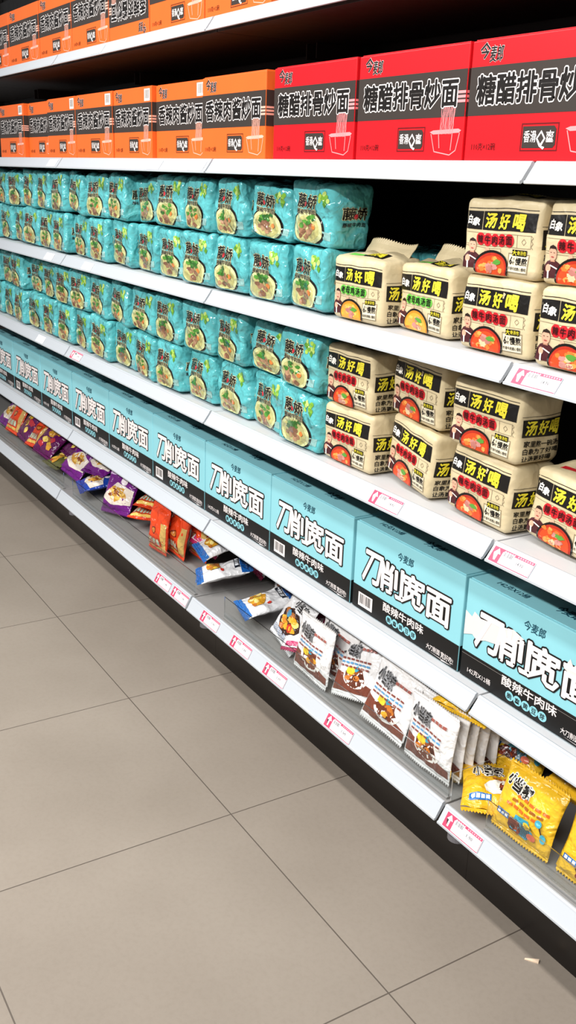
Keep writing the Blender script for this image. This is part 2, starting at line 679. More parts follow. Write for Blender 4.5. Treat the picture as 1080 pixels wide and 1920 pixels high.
def knife_carton(name, with_code, torn=False):
    W, D, H = 0.374, 0.36, 0.209
    b = Builder()
    blue, black = card('#8fd0da', 0.4), card('#100f0f', 0.4)
    white, ink = card('#f2e9e6', 0.45), card('#121010', 0.45)
    navy = card('#164a5c', 0.45)
    carton_body(b, W, D, H, blue)
    F, S, T = front_fn(W, D), side_fn(W, D), top_fn(W, D, H + 0.0022)
    E = 0.0004
    b.ink(rect(0.001, 0.001, W - 0.001, 0.057), black, F, E)
    b.ink(rect(0.001, 0.001, D - 0.001, 0.057), black, S, E)
    b.ink(txt('今麦郎', 0.158, 0.167, 0.212, 0.186, 0.015, 0, 0.1), navy, F, E)
    b.ink(txt('刀', 0.036, 0.080, 0.108, 0.153, 0.028, 0.045, 0.12), ink, F, E * 2)
    b.ink(txt('削', 0.104, 0.080, 0.182, 0.150, 0.028, 0.045), ink, F, E * 2)
    b.ink(txt('宽面', 0.178, 0.080, 0.338, 0.150, 0.028, 0.045), ink, F, E * 2)
    if torn:
        paper = card('#e6dcd8', 0.8)
        pts = [(0.002, 0.142), (0.021, 0.135), (0.027, 0.148), (0.046, 0.140), (0.076, 0.144), (0.088, 0.156), (0.109, 0.148),
               (0.134, 0.154), (0.163, 0.146), (0.143, 0.136), (0.168, 0.138), (0.121, 0.122), (0.1, 0.107), (0.064, 0.101),
               (0.04, 0.091), (0.026, 0.099), (0.002, 0.09)]
        b.ink(poly(pts), paper, F, E * 2.6)
        b.ink(poly([(0.262, 0.135), (0.275, 0.158), (0.283, 0.146), (0.30, 0.162), (0.318, 0.150), (0.34, 0.156), (0.35, 0.13), (0.31, 0.118)]), paper, F, E * 2.6)
    b.ink(txt('刀', 0.036, 0.080, 0.108, 0.153, 0.028, 0, 0.12), white, F, E * 3.2)
    b.ink(txt('削', 0.104, 0.080, 0.182, 0.150, 0.028), white, F, E * 3.2)
    b.ink(txt('宽面', 0.178, 0.080, 0.338, 0.150, 0.028), white, F, E * 3.2)
    b.ink(txt('酸辣牛肉味', 0.118, 0.033, 0.260, 0.0535, 0.016), white, F, E * 2)
    for i, ch in enumerate('脆爽黄豆芽'):
        cx = 0.142 + i * 0.0215
        b.ink(ell(cx, 0.0185, 0.0108, 0.0098, 24), blue, F, E * (2 + 0.3 * (i % 2)))
        b.ink(txt(ch, cx - 0.0062, 0.0128, cx + 0.0062, 0.0242, 0.012), black, F, E * 3)
    b.ink(txt('大刀削面', 0.274, 0.010, 0.318, 0.0225, 0.012), white, F, E * 2)
    b.ink(txt('宽好吃!', 0.321, 0.008, 0.360, 0.0225, 0.012), white, F, E * 2)
    b.ink(poly([(0.282, 0.0066), (0.356, 0.0050), (0.322, 0.0022), (0.326, 0.0044)]), white, F, E * 2)
    if with_code:
        barcode(b, F, 0.024, 0.010, 0.078, 0.043, E * 2, white, black, 9)
    else:
        b.ink(txt('142克X12桶', 0.022, 0.014, 0.088, 0.026, 0.006), white, F, E * 2)
        if torn:
            b.ink(rect(0.002, 0.050, W - 0.002, 0.0508), card('#8b8580', 0.5), F, E * 2)
    # dark printing across the lid
    b.ink(txt('今麦郎', 0.19, 0.035, 0.25, 0.062, 0.02, 0, 0.2), navy, T, E)
    b.ink(txt('142克X12桶', 0.05, 0.025, 0.13, 0.042, 0.01), navy, T, E)
    b.ink(txt('刀削宽面', 0.08, 0.10, 0.30, 0.16, 0.03), navy, T, E)
    root = link(name, b.mesh(name))
    flaps(root, W, D, H, blue)
    return root


# ------------------------------------------------------------------ soft multi-packs (rounded block, warped)
class Pack:
    def __init__(self, W, D, H, R, seed, puff=0.004, rough=0.004, lean=0.0, fine=0.0, peak=0.0):
        self.W, self.D, self.H, self.R, self.seed, self.puff, self.rough, self.lean, self.fine, self.peak = W, D, H, R, seed, puff, rough, lean, fine, peak

    def shape(self, x, y, z, e):
        """a point on the plain block's surface -> rounded, puffed and crumpled surface, moved out by e"""
        hx, hy, hz, R = self.W / 2, self.D / 2, self.H / 2, self.R
        z -= hz
        i = Vector((max(-hx + R, min(hx - R, x)), max(-hy + R, min(hy - R, y)), max(-hz + R, min(hz - R, z))))
        d = Vector((x, y, z)) - i
        n = d.normalized() if d.length > 1e-9 else Vector((0, 0, 1))
        p = i + n * (R + e)
        bx, by, bz = 1 - (p.x / hx) ** 2, 1 - (p.y / hy) ** 2, 1 - (p.z / hz) ** 2
        w = Vector((n.x * max(0, by * bz), n.y * max(0, bx * bz), n.z * max(0, bx * by)))
        w.z = max(0.0, w.z)
        p = p + w * self.puff
        o = Vector((self.seed * 3.1, self.seed * 1.7, self.seed * 2.3))
        q = p * 17 + o
        amp = self.rough * (0.45 + 0.55 * min(1, abs(p.z / hz) * 1.1))
        if z < -hz * 0.9:
            amp *= 0.3
        p = p + Vector((noise.noise(q), noise.noise(q + Vector((31, 7, 3))), 0.8 * noise.noise(q + Vector((5, 41, 9))) * max(0.0, min(1.0, (z + hz) / (0.4 * hz))))) * amp
        if self.fine:
            q2 = q * 2.1 + Vector((17, 3, 29))
            low = max(0.0, min(1.0, (z + hz) / (0.4 * hz)))
            p = p + n * (noise.noise(q2) * self.fine * low)
        if self.peak and n.z > 0.3:
            p.z += self.peak * max(0.0, 0.25 + noise.noise(q * 1.3 + Vector((3, 3, 3)))) * max(0, 1 - (2 * p.y / self.D - 0.35) ** 2) * (n.z - 0.3)
        # vertical pleats where the film is drawn in towards the top
        t = max(0.0, p.z / hz - 0.35)
        p.y += math.sin(p.x * 140 + self.seed) * 0.0022 * t * (1 if n.y < 0.2 else 0.4)
        p.x += self.lean * (p.z + hz)
        return (p.x, p.y, p.z + hz)

    def body(self, b, mat, step=0.0085):
        W, D, H = self.W, self.D, self.H
        nx, ny, nz = (max(4, round(k / step)) for k in (W, D, H))
        X = [-W / 2 + W * i / nx for i in range(nx + 1)]
        Y = [-D / 2 + D * i / ny for i in range(ny + 1)]
        Z = [H * i / nz for i in range(nz + 1)]
        ids, vs, fs = {}, [], []

        def vid(i, j, k):
            key = (i, j, k)
            if key not in ids:
                ids[key] = len(vs)
                vs.append(self.shape(X[i], Y[j], Z[k], 0))
            return ids[key]
        for i in range(nx):
            for k in range(nz):
                fs.append((vid(i, 0, k), vid(i + 1, 0, k), vid(i + 1, 0, k + 1), vid(i, 0, k + 1)))
                fs.append((vid(i, ny, k), vid(i, ny, k + 1), vid(i + 1, ny, k + 1), vid(i + 1, ny, k)))
        for j in range(ny):
            for k in range(nz):
                fs.append((vid(nx, j, k), vid(nx, j + 1, k), vid(nx, j + 1, k + 1), vid(nx, j, k + 1)))
                fs.append((vid(0, j, k), vid(0, j, k + 1), vid(0, j + 1, k + 1), vid(0, j + 1, k)))
        for i in range(nx):
            for j in range(ny):
                fs.append((vid(i, j, nz), vid(i + 1, j, nz), vid(i + 1, j + 1, nz), vid(i, j + 1, nz)))
                fs.append((vid(i, j, 0), vid(i, j + 1, 0), vid(i + 1, j + 1, 0), vid(i + 1, j, 0)))
        b.add(vs, fs, mat, True)

    def front(self, u, v, e):
        return self.shape(u - self.W / 2, -self.D / 2, v, e)

    def side(self, u, v, e):
        return self.shape(self.W / 2, u - self.D / 2, v, e)

    def top(self, u, v, e):
        return self.shape(u - self.W / 2, v - self.D / 2, self.H, e)


def crimp_mesh(name, W, h, mat, seed, wav=0.006, thick=0.0012):
    """end seal: a thin ridged strip with a zig-zag cut edge, standing on z = 0"""
    n = 44
    r = random.Random(seed)
    ph = r.uniform(0, 6)
    vs, fs = [], []
    rows = 4
    for s in (-1, 1):
        for k in range(rows + 1):
            for i in range(n + 1):
                x = -W / 2 + W * i / n
                z = h * k / rows
                if k == rows:
                    z += 0.0022 * (1 if i % 2 else -1)
                y = wav * math.sin(x * 38 + ph) * (k / rows) + s * thick / 2 + 0.0005 * (1 if k % 2 else -1)
                vs.append((x, y, z))
    m = (rows + 1) * (n + 1)
    for s in range(2):
        for k in range(rows):
            for i in range(n):
                a = s * m + k * (n + 1) + i
                q = (a, a + 1, a + n + 2, a + n + 1)
                fs.append(q if s == 0 else q[::-1])
    for i in range(n):
        for k in (0, rows):
            a = k * (n + 1) + i
            fs.append((a, a + m, a + m + 1, a + 1))
    for k in range(rows):
        for i in (0, n):
            a = k * (n + 1) + i
            fs.append((a, a + n + 1, a + m + n + 1, a + m))
    me = bpy.data.meshes.new(name)
    me.from_pydata(vs, [], fs)
    me.materials.append(mat)
    bm = bmesh.new()
    bm.from_mesh(me)
    bmesh.ops.recalc_face_normals(bm, faces=bm.faces)
    bm.to_mesh(me)
    bm.free()
    return me


FILM = dict(rough=0.13, strength=1.0, scale=12.0, coat=0.45, dist=0.017)


def tf(c):
    return film(c, **FILM)


def teal_pack(seed):
    W, D, H = 0.176, 0.105, 0.139
    pk = Pack(W, D, H, 0.012, seed, 0.004, 0.0085, 0.0, 0.0032)
    b = Builder()
    teal = tf('#5cb6ba')
    pk.body(b, teal, 0.007)
    ink, rim, red = tf('#1a1715'), tf('#e5dcae'), tf('#c5303a')
    F, S, T = pk.front, pk.side, pk.top
    E, st = 0.0006, 0.008
    r = random.Random(seed)

    def k(el, m, e, fn=F, clip=None):
        b.ink(el, m, fn, E * e, st, clip, True)
    # bowl of soup
    cl = (0.004, 0.004, W - 0.004, H - 0.004)
    k(ell(0.082, 0.037, 0.070, 0.040, 36), ink, 1, clip=cl)
    k(ell(0.080, 0.036, 0.064, 0.036, 36), tf('#cfd39a'), 2, clip=cl)
    k(ell(0.080, 0.035, 0.052, 0.029, 30), tf('#bcb878'), 2.5, clip=cl)
    for i in range(12):
        k(blob(0.072 + r.uniform(-0.024, 0.03), 0.028 + r.uniform(-0.014, 0.014), 0.010, 0.006, r), tf(r.choice(('#9a7356', '#b08766', '#7f5a44'))), 3 + i * 0.05)
    for i in range(9):
        k(blob(0.080 + r.uniform(-0.032, 0.03), 0.048 + r.uniform(-0.010, 0.014), 0.010, 0.005, r, 10, 0.45), tf(r.choice(('#3f7d2c', '#57963a', '#2f6425'))), 4 + i * 0.05)
    k(blob(0.112, 0.038, 0.008, 0.006, r), tf('#d97f3d'), 4.8)
    # name of the pack
    k(txt('藤', 0.034, 0.081, 0.070, 0.112, 0.012, 0.045), rim, 2)
    k(txt('娇', 0.078, 0.079, 0.116, 0.110, 0.012, 0.045), rim, 2)
    k(txt('藤', 0.034, 0.081, 0.070, 0.112, 0.022), ink, 3)
    k(txt('娇', 0.078, 0.079, 0.116, 0.110, 0.022), ink, 3)
    k(ell(0.0715, 0.090, 0.0052, 0.0058, 14), red, 4)
    k(txt('藤椒牛肉面', 0.034, 0.066, 0.117, 0.0775, 0.016, 0.05), rim, 3.6)
    k(txt('藤椒牛肉面', 0.034, 0.066, 0.117, 0.0775, 0.016), ink, 4.4)
    # sprig of green pepper
    for i in range(13):
        k(ell(0.140 + r.uniform(-0.017, 0.020), 0.109 + r.uniform(-0.012, 0.013), 0.0062, 0.0056, 10), tf(r.choice(('#a9cf52', '#7fb53c', '#c4de78'))), 1 + i * 0.08)
    k(poly([(0.116, 0.112), (0.128, 0.104), (0.134, 0.112), (0.126, 0.120)]), tf('#5d9a34'), 1.5)
    k(poly([(0.142, 0.094), (0.150, 0.086), (0.157, 0.096), (0.148, 0.103)]), tf('#5d9a34'), 1.5)
    # pale panel of small print
    k(rect(0.140, 0.018, 0.172, 0.036), tf('#8fbcb8'), 1)
    # side face and lid
    k(txt('藤娇', 0.024, 0.066, 0.088, 0.092, 0.014, 0.04), rim, 1.5, S)
    k(txt('藤娇', 0.024, 0.066, 0.088, 0.092, 0.022), ink, 2.5, S)
    k(ell(0.056, 0.073, 0.005, 0.0055, 14), red, 3.2, S)
    k(txt('藤椒牛肉面', 0.024, 0.050, 0.088, 0.060, 0.014), ink, 2, S)
    k(txt('藤娇', 0.050, 0.030, 0.120, 0.056, 0.02), ink, 1.5, T)
    root = link('noodle_pack', b.mesh('noodle_pack'))
    link('crimped_seal', crimp_mesh('crimped_seal', W * 0.88, 0.016, teal, seed), root, (0, 0.025, H - 0.004), (math.radians(-72), 0, 0))
    return root


SOUP = dict(rough=0.42, strength=0.28, scale=16.0)


def sf(c):
    return film(c, coat=0.05, **SOUP)


def soup_pack(seed, kind, open_top=False):
    W, D, H = 0.184, 0.108, 0.134
    pk = Pack(W, D, H, 0.012, seed, 0.003, 0.0055, 0.0, 0.0015, 0.022 if open_top else 0.0)
    b = Builder()
    cream = sf('#d3c29c')
    pk.body(b, cream)
    ink, yel, white = sf('#14110f'), sf('#eadb3a'), sf('#f3efe6')
    red, redink = sf('#c7202a'), sf('#3a0a0a')
    line = sf('#8c7f66')
    F, S, T = pk.front, pk.side, pk.top
    E, st = 0.0006, 0.014
    r = random.Random(seed)
    cl = (0.003, 0.004, W - 0.003, H - 0.004)

    def k(el, m, e, fn=F, clip=None):
        b.ink(el, m, fn, E * e, st, clip, True)
    k(rect(0.004, 0.116, W - 0.008, 0.1172), ink, 1)
    k(rect(0.005, 0.080, 0.046, 0.112), ink, 1)
    k(rect(0.0475, 0.080, W - 0.008, 0.112), ink, 1)
    k(txt('白', 0.012, 0.090, 0.023, 0.105, 0.04, 0, 0.15), white, 2)
    k(txt('象', 0.024, 0.087, 0.040, 0.101, 0.034, 0, 0.15), white, 2)
    for i, ch in enumerate('汤好喝'):
        k(txt(ch, 0.054 + i * 0.0355, 0.0845 - 0.0012 * i, 0.081 + i * 0.0355, 0.1085 - 0.001 * (i % 2), 0.034, 0, 0.10), yel, 2)
    k(frame(0.005, 0.053, 0.168, 0.075, 0.0008), line, 1)
    k(frame(0.136, 0.053, 0.137, 0.075, 0.0008), line, 1)
    k(stroke([(0.147, 0.064), (0.152, 0.069), (0.157, 0.064), (0.152, 0.059), (0.147, 0.064)], 0.001), line, 1)
    k(stroke([(0.168, 0.075), (0.172, 0.071), (0.168, 0.067), (0.172, 0.062), (0.168, 0.057), (0.172, 0.053)], 0.001), line, 1)
    name = '老母鸡汤面' if kind == 'chicken' else '辣牛肉汤面'
    for i, ch in enumerate(name):
        cx = 0.045 + i * 0.0185
        if kind == 'chicken':
            k(ell(cx, 0.064, 0.0125, 0.0098, 18), sf('#6cc24a'), 1.5 + 0.1 * i)
            k(txt(ch, cx - 0.0075, 0.057, cx + 0.0075, 0.071, 0.02), ink, 3)
        else:
            k(ell(cx, 0.064, 0.0112, 0.0112, 18), red, 1.5 + 0.1 * i)
            k(txt(ch, cx - 0.0068, 0.057, cx + 0.0068, 0.071, 0.02), redink, 3)
    # a man in a dark red chef's coat
    k(frame(0.006, 0.022, 0.098, 0.050, 0.0007), line, 1)
    k(poly([(0.004, 0.010), (0.005, 0.028), (0.014, 0.037), (0.024, 0.041), (0.034, 0.039), (0.048, 0.032), (0.052, 0.012)]), sf('#4a1e22'), 2, clip=cl)
    k(rect(0.021, 0.037, 0.031, 0.044), sf('#c48f74'), 2.6)
    k(ell(0.026, 0.050, 0.0088, 0.0115, 18), sf('#dba88c'), 3)
    k(poly([(0.0172, 0.054), (0.019, 0.0615), (0.026, 0.0645), (0.033, 0.0615), (0.0348, 0.054), (0.032, 0.058), (0.020, 0.058)]), sf('#2a1a14'), 3.5)
    k(rect(0.0205, 0.0515, 0.0240, 0.0523), sf('#3a241c'), 3.6)
    k(rect(0.0278, 0.0515, 0.0313, 0.0523), sf('#3a241c'), 3.6)
    k(ell(0.026, 0.0448, 0.0036, 0.0012, 10), sf('#a8524a'), 3.6)
    k(ell(0.0175, 0.026, 0.0055, 0.0065, 12), sf('#dba88c'), 3)
    k(stroke([(0.018, 0.022), (0.019, 0.010)], 0.0035), white, 3.2)
    k(stroke([(0.021, 0.031), (0.038, 0.026)], 0.0022), white, 3.2)
    k(stroke([(0.044, 0.034), (0.064, 0.048)], 0.0009), sf('#7c4a30'), 2)
    k(blob(0.064, 0.045, 0.0055, 0.0070, r, 10, 0.12), sf('#e0ae92'), 2.5)
    # bowl of noodle soup
    br, so = ('#d64a20', '#e07a34') if kind != 'chicken' else ('#e8a83a', '#f0c05c')
    k(ell(0.078, 0.014, 0.044, 0.033, 34), ink, 4, clip=cl)
    k(ell(0.078, 0.013, 0.040, 0.0295, 34), sf('#b8301c' if kind != 'chicken' else '#d88c28'), 4.5, clip=cl)
    k(ell(0.078, 0.012, 0.036, 0.0255, 30), sf(br), 5, clip=cl)
    for i in range(12):
        k(blob(0.076 + r.uniform(-0.026, 0.026), 0.017 + r.uniform(-0.010, 0.016), 0.006, 0.004, r), sf(so if i % 2 else '#f0a050'), 5.4 + i * 0.03, clip=cl)
    for i in range(6):
        k(blob(0.078 + r.uniform(-0.012, 0.014), 0.016 + r.uniform(-0.006, 0.012), 0.008, 0.0045, r), sf(r.choice(('#c98a80', '#b8766c', '#e3c39a'))), 6 + i * 0.03, clip=cl)
    k(blob(0.090, 0.026, 0.011, 0.0045, r, 12, 0.35), sf('#5a9a3a'), 6.5)
    # slow-cooked panel
    k(frame(0.118, 0.010, 0.168, 0.044, 0.0012), line, 1)
    k(rect(0.121, 0.012, 0.166, 0.041), sf('#e8dcc0'), 1.5)
    k(rect(0.128, 0.040, 0.162, 0.0505), ink, 2.2)
    k(txt('大', 0.129, 0.0405, 0.1385, 0.050, 0.02), yel, 3)
    k(txt('骨汤包', 0.140, 0.042, 0.161, 0.049, 0.01), yel, 3)
    k(txt('6', 0.123, 0.024, 0.1305, 0.038, 0.02), ink, 2.2)
    k(txt('小', 0.1315, 0.032, 0.1365, 0.0375, 0.01), ink, 2.2)
    k(txt('时', 0.1315, 0.0245, 0.1365, 0.0305, 0.01), ink, 2.2)
    k(txt('慢熬', 0.1385, 0.0245, 0.165, 0.0375, 0.022), ink, 2.2)
    k(txt('牛骨牛肉精心慢炖' if kind != 'chicken' else '鸡肉鸡骨精心慢炖', 0.123, 0.0145, 0.165, 0.0205, 0.01), ink, 2.2)
    # right side face
    k(rect(0.006, 0.090, D - 0.006, 0.0908), ink, 1, S)
    k(rect(0.008, 0.052, D - 0.006, 0.085), ink, 1, S)
    for i, ch in enumerate('汤好喝'):
        k(txt(ch, 0.014 + i * 0.029, 0.056, 0.039 + i * 0.029, 0.082, 0.026, 0, 0.12), yel, 2, S)
    for i, t in enumerate(('家里熬一碗汤', '白象为了好喝', '让汤更好喝')):
        k(txt(t, 0.014, 0.034 - i * 0.014, 0.014 + 0.014 * len(t), 0.045 - i * 0.014, 0.02), ink, 1, S)
    # strip of print over the top edge
    k(rect(0.030, 0.020, 0.075, 0.034), (red if kind != 'chicken' else sf('#6cc24a')), 1, T)
    k(rect(0.078, 0.020, 0.150, 0.044), ink, 1, T)
    k(txt('汤好喝', 0.086, 0.024, 0.142, 0.041, 0.02), yel, 2, T)
    root = link('noodle_pack', b.mesh('noodle_pack'))
    link('crimped_seal', crimp_mesh('crimped_seal', W * 0.86, 0.046 if open_top else 0.030, cream, seed, 0.007 if open_top else 0.004), root,
         (0, 0.012 if open_top else 0.02, H - 0.004), (math.radians(-38 if open_top else -80), 0, 0))
    return root


# ------------------------------------------------------------------ small pouches
def pouch(name, W, H, T, seed, base, deco, seal_col=None, rough=0.3, strength=0.5, crumple=0.006):
    def pf(c):
        return film(c, rough=rough, strength=strength, scale=30.0)
    zs = 0.012                       # height of each end seal
    hb = H - 2 * zs
    o = Vector((seed * 2.7, seed * 4.1, seed * 1.3))

    def surf(u, v, e, s=-1):
        """u 0..W, v 0..H (seals included); s = -1 front, +1 back"""
        a = max(-1, min(1, 2 * u / W - 1))
        c = max(-1, min(1, 2 * (v - zs) / hb - 1))
        th = T / 2 * (max(0, 1 - abs(a) ** 2.6) ** 0.62) * (max(0, 1 - abs(c) ** 2.8) ** 0.6) + 0.0006
        x = (u - W / 2) * (1 - 0.05 * (1 - c * c))
        q = Vector((x * 22, v * 22, s * 2.0)) + o
        n1, n2 = noise.noise(q), noise.noise(q * 2.3 + Vector((9, 3, 1)))
        mid = noise.noise(Vector((x * 9, v * 9, 0)) + o) * crumple
        y = s * th * (1 + 0.55 * n1 + 0.3 * n2) + mid + s * e
        # gathers fanning out from both seals
        g = abs(c) ** 3
        y += math.sin(u * 190 + seed) * 0.0014 * g
        return (x, y, v + n2 * 0.0015)
    b = Builder()
    film0 = pf(base)
    nu, nv = 24, 26
    vs, fs = [], []
    for s in (-1, 1):
        for j in range(nv + 1):
            for i in range(nu + 1):
                vs.append(surf(W * i / nu, zs + hb * j / nv, 0, s))
    m = (nu + 1) * (nv + 1)
    for s in range(2):
        for j in range(nv):
            for i in range(nu):
                a = s * m + j * (nu + 1) + i
                q = (a, a + 1, a + nu + 2, a + nu + 1)
                fs.append(q if s == 0 else q[::-1])
    ring = [j * (nu + 1) for j in range(nv + 1)]
    for a, c in zip(ring, ring[1:]):
        fs.append((a, c, c + m, a + m))
        fs.append((a + nu, a + nu + m, c + nu + m, c + nu))
    b.add(vs, fs, film0, True)
    st = 0.010
    cnt = [0.0]

    def ink(el, col, fn=surf):
        cnt[0] += 1
        b.ink(el, pf(col), fn, 0.0007 + 0.00009 * cnt[0], st, (0.002, zs, W - 0.002, H - zs), True)
    deco(ink, W, H, random.Random(seed))
    root = link(name, b.mesh(name))
    sm = pf(seal_col or base)
    me = crimp_mesh('end_seal', W * 0.985, zs, sm, seed, 0.002)
    top = link('end_seal', me, root, (0, surf(W / 2, H - zs, 0)[1] + 0.0006, H - zs - 0.001))
    bot = link('end_seal', me, root, (0, surf(W / 2, zs, 0)[1] + 0.0006, zs + 0.001), (math.pi, 0, 0))
    return root


def deco_white(ink, W, H, r):
    ink(poly([(0.004, 0.014), (W - 0.004, 0.014), (W - 0.004, 0.030), (W * 0.7, 0.040), (W * 0.4, 0.046), (0.004, 0.056)]), '#7a4030')
    ink(ell(W * 0.52, 0.050, W * 0.30, 0.026, 24), '#f5f1ea')
    ink(blob(W * 0.50, 0.048, W * 0.24, 0.020, r, 14), '#6b3420')
    for i in range(7):
        ink(blob(W * 0.5 + r.uniform(-0.024, 0.024), 0.048 + r.uniform(-0.012, 0.012), 0.009, 0.006, r), r.choice(('#c8742c', '#8c4a22', '#4a2416', '#e0a030')))
    ink(blob(W * 0.36, 0.060, 0.013, 0.009, r), '#e6c832')
    ink(blob(W * 0.50, 0.066, 0.009, 0.006, r), '#3f9cba')
    ink(txt('小当家', 0.012, H - 0.050, 0.068, H - 0.022, 0.03, 0.055, 0.0, -0.12), '#8f8f92')
    ink(txt('小当家', 0.012, H - 0.050, 0.068, H - 0.022, 0.03, 0.0, 0.0, -0.12), '#141212')
    for k in range(3):
        for i in range(7):
            ink(rect(0.014 + i * 0.014, H - 0.060 - k * 0.008, 0.024 + i * 0.014, H - 0.056 - k * 0.008), '#8a4a40' if k != 1 else '#5a9ac8')
    for i in range(4):
        ink(rect(0.070 + i * 0.012, H - 0.034, 0.079 + i * 0.012, H - 0.028), '#a05a50')


def deco_white_food(ink, W, H, r):
    ink(blob(W * 0.52, H * 0.46, W * 0.36, H * 0.24, r, 18, 0.12), '#3a2018')
    for i in range(16):
        ink(blob(W * 0.52 + r.uniform(-0.032, 0.032), H * 0.46 + r.uniform(-0.024, 0.024), 0.012, 0.008, r), r.choice(('#e8a82c', '#b86a26', '#f0d070', '#d8842a', '#8a3a1c')))
    ink(blob(W * 0.42, H * 0.58, 0.012, 0.010, r), '#4f9ac0')
    ink(blob(W * 0.66, H * 0.40, 0.010, 0.010, r), '#c83020')
    ink(txt('小当家', 0.050, H - 0.040, 0.108, H - 0.016, 0.03, 0.0), '#1a1818')
    for k in range(4):
        for i in range(6):
            ink(rect(0.018 + i * 0.015, 0.018 + k * 0.006, 0.028 + i * 0.015, 0.021 + k * 0.006), '#8f9cb4')


def deco_yellow(ink, W, H, r):
    ink(txt('小', 0.014, H - 0.046, 0.034, H - 0.022, 0.05, 0.06, 0, -0.2), '#f4efe2')
    ink(txt('当家', 0.032, H - 0.056, 0.072, H - 0.028, 0.05, 0.06, 0, -0.2), '#f4efe2')
    ink(txt('小', 0.014, H - 0.046, 0.034, H - 0.022, 0.05, 0.0, 0, -0.2), '#17120e')
    ink(txt('当家', 0.032, H - 0.056, 0.072, H - 0.028, 0.05, 0.0, 0, -0.2), '#17120e')
    for k in range(3):
        for i in range(5):
            ink(rect(0.046 + i * 0.016 - k * 0.008, H - 0.062 - k * 0.011, 0.058 + i * 0.016 - k * 0.008, H - 0.056 - k * 0.011), '#e06a20' if k != 1 else '#a8601c')
    ink(rect(0.010, 0.036, 0.042, 0.048), '#2a6fb8')
    for i in range(3):
        ink(rect(0.013 + i * 0.0095, 0.038, 0.020 + i * 0.0095, 0.046), '#e8eef4')
    ink(poly([(0.050, 0.024), (0.060, 0.058), (0.092, 0.062), (0.104, 0.034), (0.090, 0.020)]), '#3aa0bc')
    ink(blob(0.062, 0.034, 0.018, 0.014, r), '#5a1f14')
    for i in range(8):
        ink(blob(0.062 + r.uniform(-0.014, 0.014), 0.034 + r.uniform(-0.010, 0.010), 0.006, 0.005, r), r.choice(('#7a2c1a', '#8f3a20', '#47160e')))
    for i in range(7):
        ink(stroke([(0.076 + i * 0.0028, 0.024), (0.080 + i * 0.0028, 0.048)], 0.0012), '#4a1a10')
    ink(blob(0.090, 0.050, 0.007, 0.007, r), '#e8c23a')
    ink(ell(0.101, 0.032, 0.009, 0.007, 14), '#d8684a')
    ink(stroke([(0.112, 0.064), (0.122, 0.046)], 0.003), '#43291c')
    ink(ell(0.1235, 0.043, 0.006, 0.009, 14), '#4ab0c8')
    ink(ell(0.110, 0.068, 0.007, 0.008, 14), '#4ab0c8')


def deco_yellow_back(ink, W, H, r):
    ink(blob(W * 0.55, H * 0.40, 0.030, 0.024, r), '#f4efe0')
    ink(blob(W * 0.66, H * 0.42, 0.020, 0.017, r), '#6a2a18')
    for i in range(6):
        ink(blob(W * 0.66 + r.uniform(-0.012, 0.012), H * 0.42 + r.uniform(-0.01, 0.01), 0.006, 0.005, r), r.choice(('#8a3c20', '#4a1a10')))
    ink(txt('小当家', 0.020, H - 0.054, 0.082, H - 0.026, 0.05, 0.05, 0, 0.1), '#f4efe2')
    ink(txt('小当家', 0.020, H - 0.054, 0.082, H - 0.026, 0.05, 0.0, 0, 0.1), '#17120e')
    ink(rect(0.014, 0.024, 0.058, 0.038), '#2a6fb8')
    for i in range(4):
        ink(rect(0.018 + i * 0.0098, 0.027, 0.0255 + i * 0.0098, 0.035), '#e8eef4')
    for i in range(5):
        ink(rect(0.060 + i * 0.011, H - 0.068, 0.068 + i * 0.011, H - 0.062), '#c86a1c')


def deco_red(ink, W, H, r):
    ink(rect(W * 0.80, 0.012, W - 0.002, H * 0.66), '#c9a45c')
    ink(ell(W * 0.48, H * 0.46, W * 0.15, H * 0.075, 20), '#7a2a14')
    ink(ell(W * 0.48, H * 0.46, W * 0.11, H * 0.05, 20), '#c8803a')
    ink(rect(0.006, 0.024, W * 0.78, 0.052), '#b84024')
    for i in range(6):
        ink(txt('T' if i % 2 else 'U', 0.012 + i * 0.013, 0.028, 0.022 + i * 0.013, 0.048, 0.03), '#a8c8b0') if False else ink(rect(0.012 + i * 0.013, 0.028, 0.021 + i * 0.013, 0.047), '#a8c0a8')
    ink(rect(0.006, 0.013, W * 0.78, 0.022), '#e8c060')


def deco_purple(ink, W, H, r):
    ink(poly([(0.004, H * 0.30), (W * 0.5, H * 0.62), (W - 0.004, H * 0.50), (W - 0.004, H * 0.22), (W * 0.4, H * 0.16)]), '#e2d6c8')
    ink(blob(W * 0.52, H * 0.40, W * 0.30, H * 0.14, r, 16), '#c89238')
    for i in range(9):
        ink(blob(W * 0.52 + r.uniform(-0.03, 0.03), H * 0.40 + r.uniform(-0.014, 0.014), 0.010, 0.005, r), r.choice(('#e8c060', '#9a5a28', '#7a3a20', '#f0dca0')))
    ink(ell(W * 0.68, H * 0.68, 0.012, 0.014, 16), '#eadfe6')
    ink(rect(0.014, H * 0.76, W * 0.55, H * 0.84), '#d9b8e0')


def deco_gold(ink, W, H, r):
    for i in range(10):
        ink(blob(W * 0.5 + r.uniform(-0.038, 0.038), H * 0.45 + r.uniform(-0.04, 0.04), 0.016, 0.011, r), r.choice(('#e2b437', '#f0d068', '#8a5a24', '#b5303a', '#c89030')))
    ink(rect(0.020, H * 0.70, W * 0.72, H * 0.84), '#d8d4cc')
    for i in range(5):
        ink(rect(0.024 + i * 0.012, H * 0.725, 0.033 + i * 0.012, H * 0.815), '#3a3040')


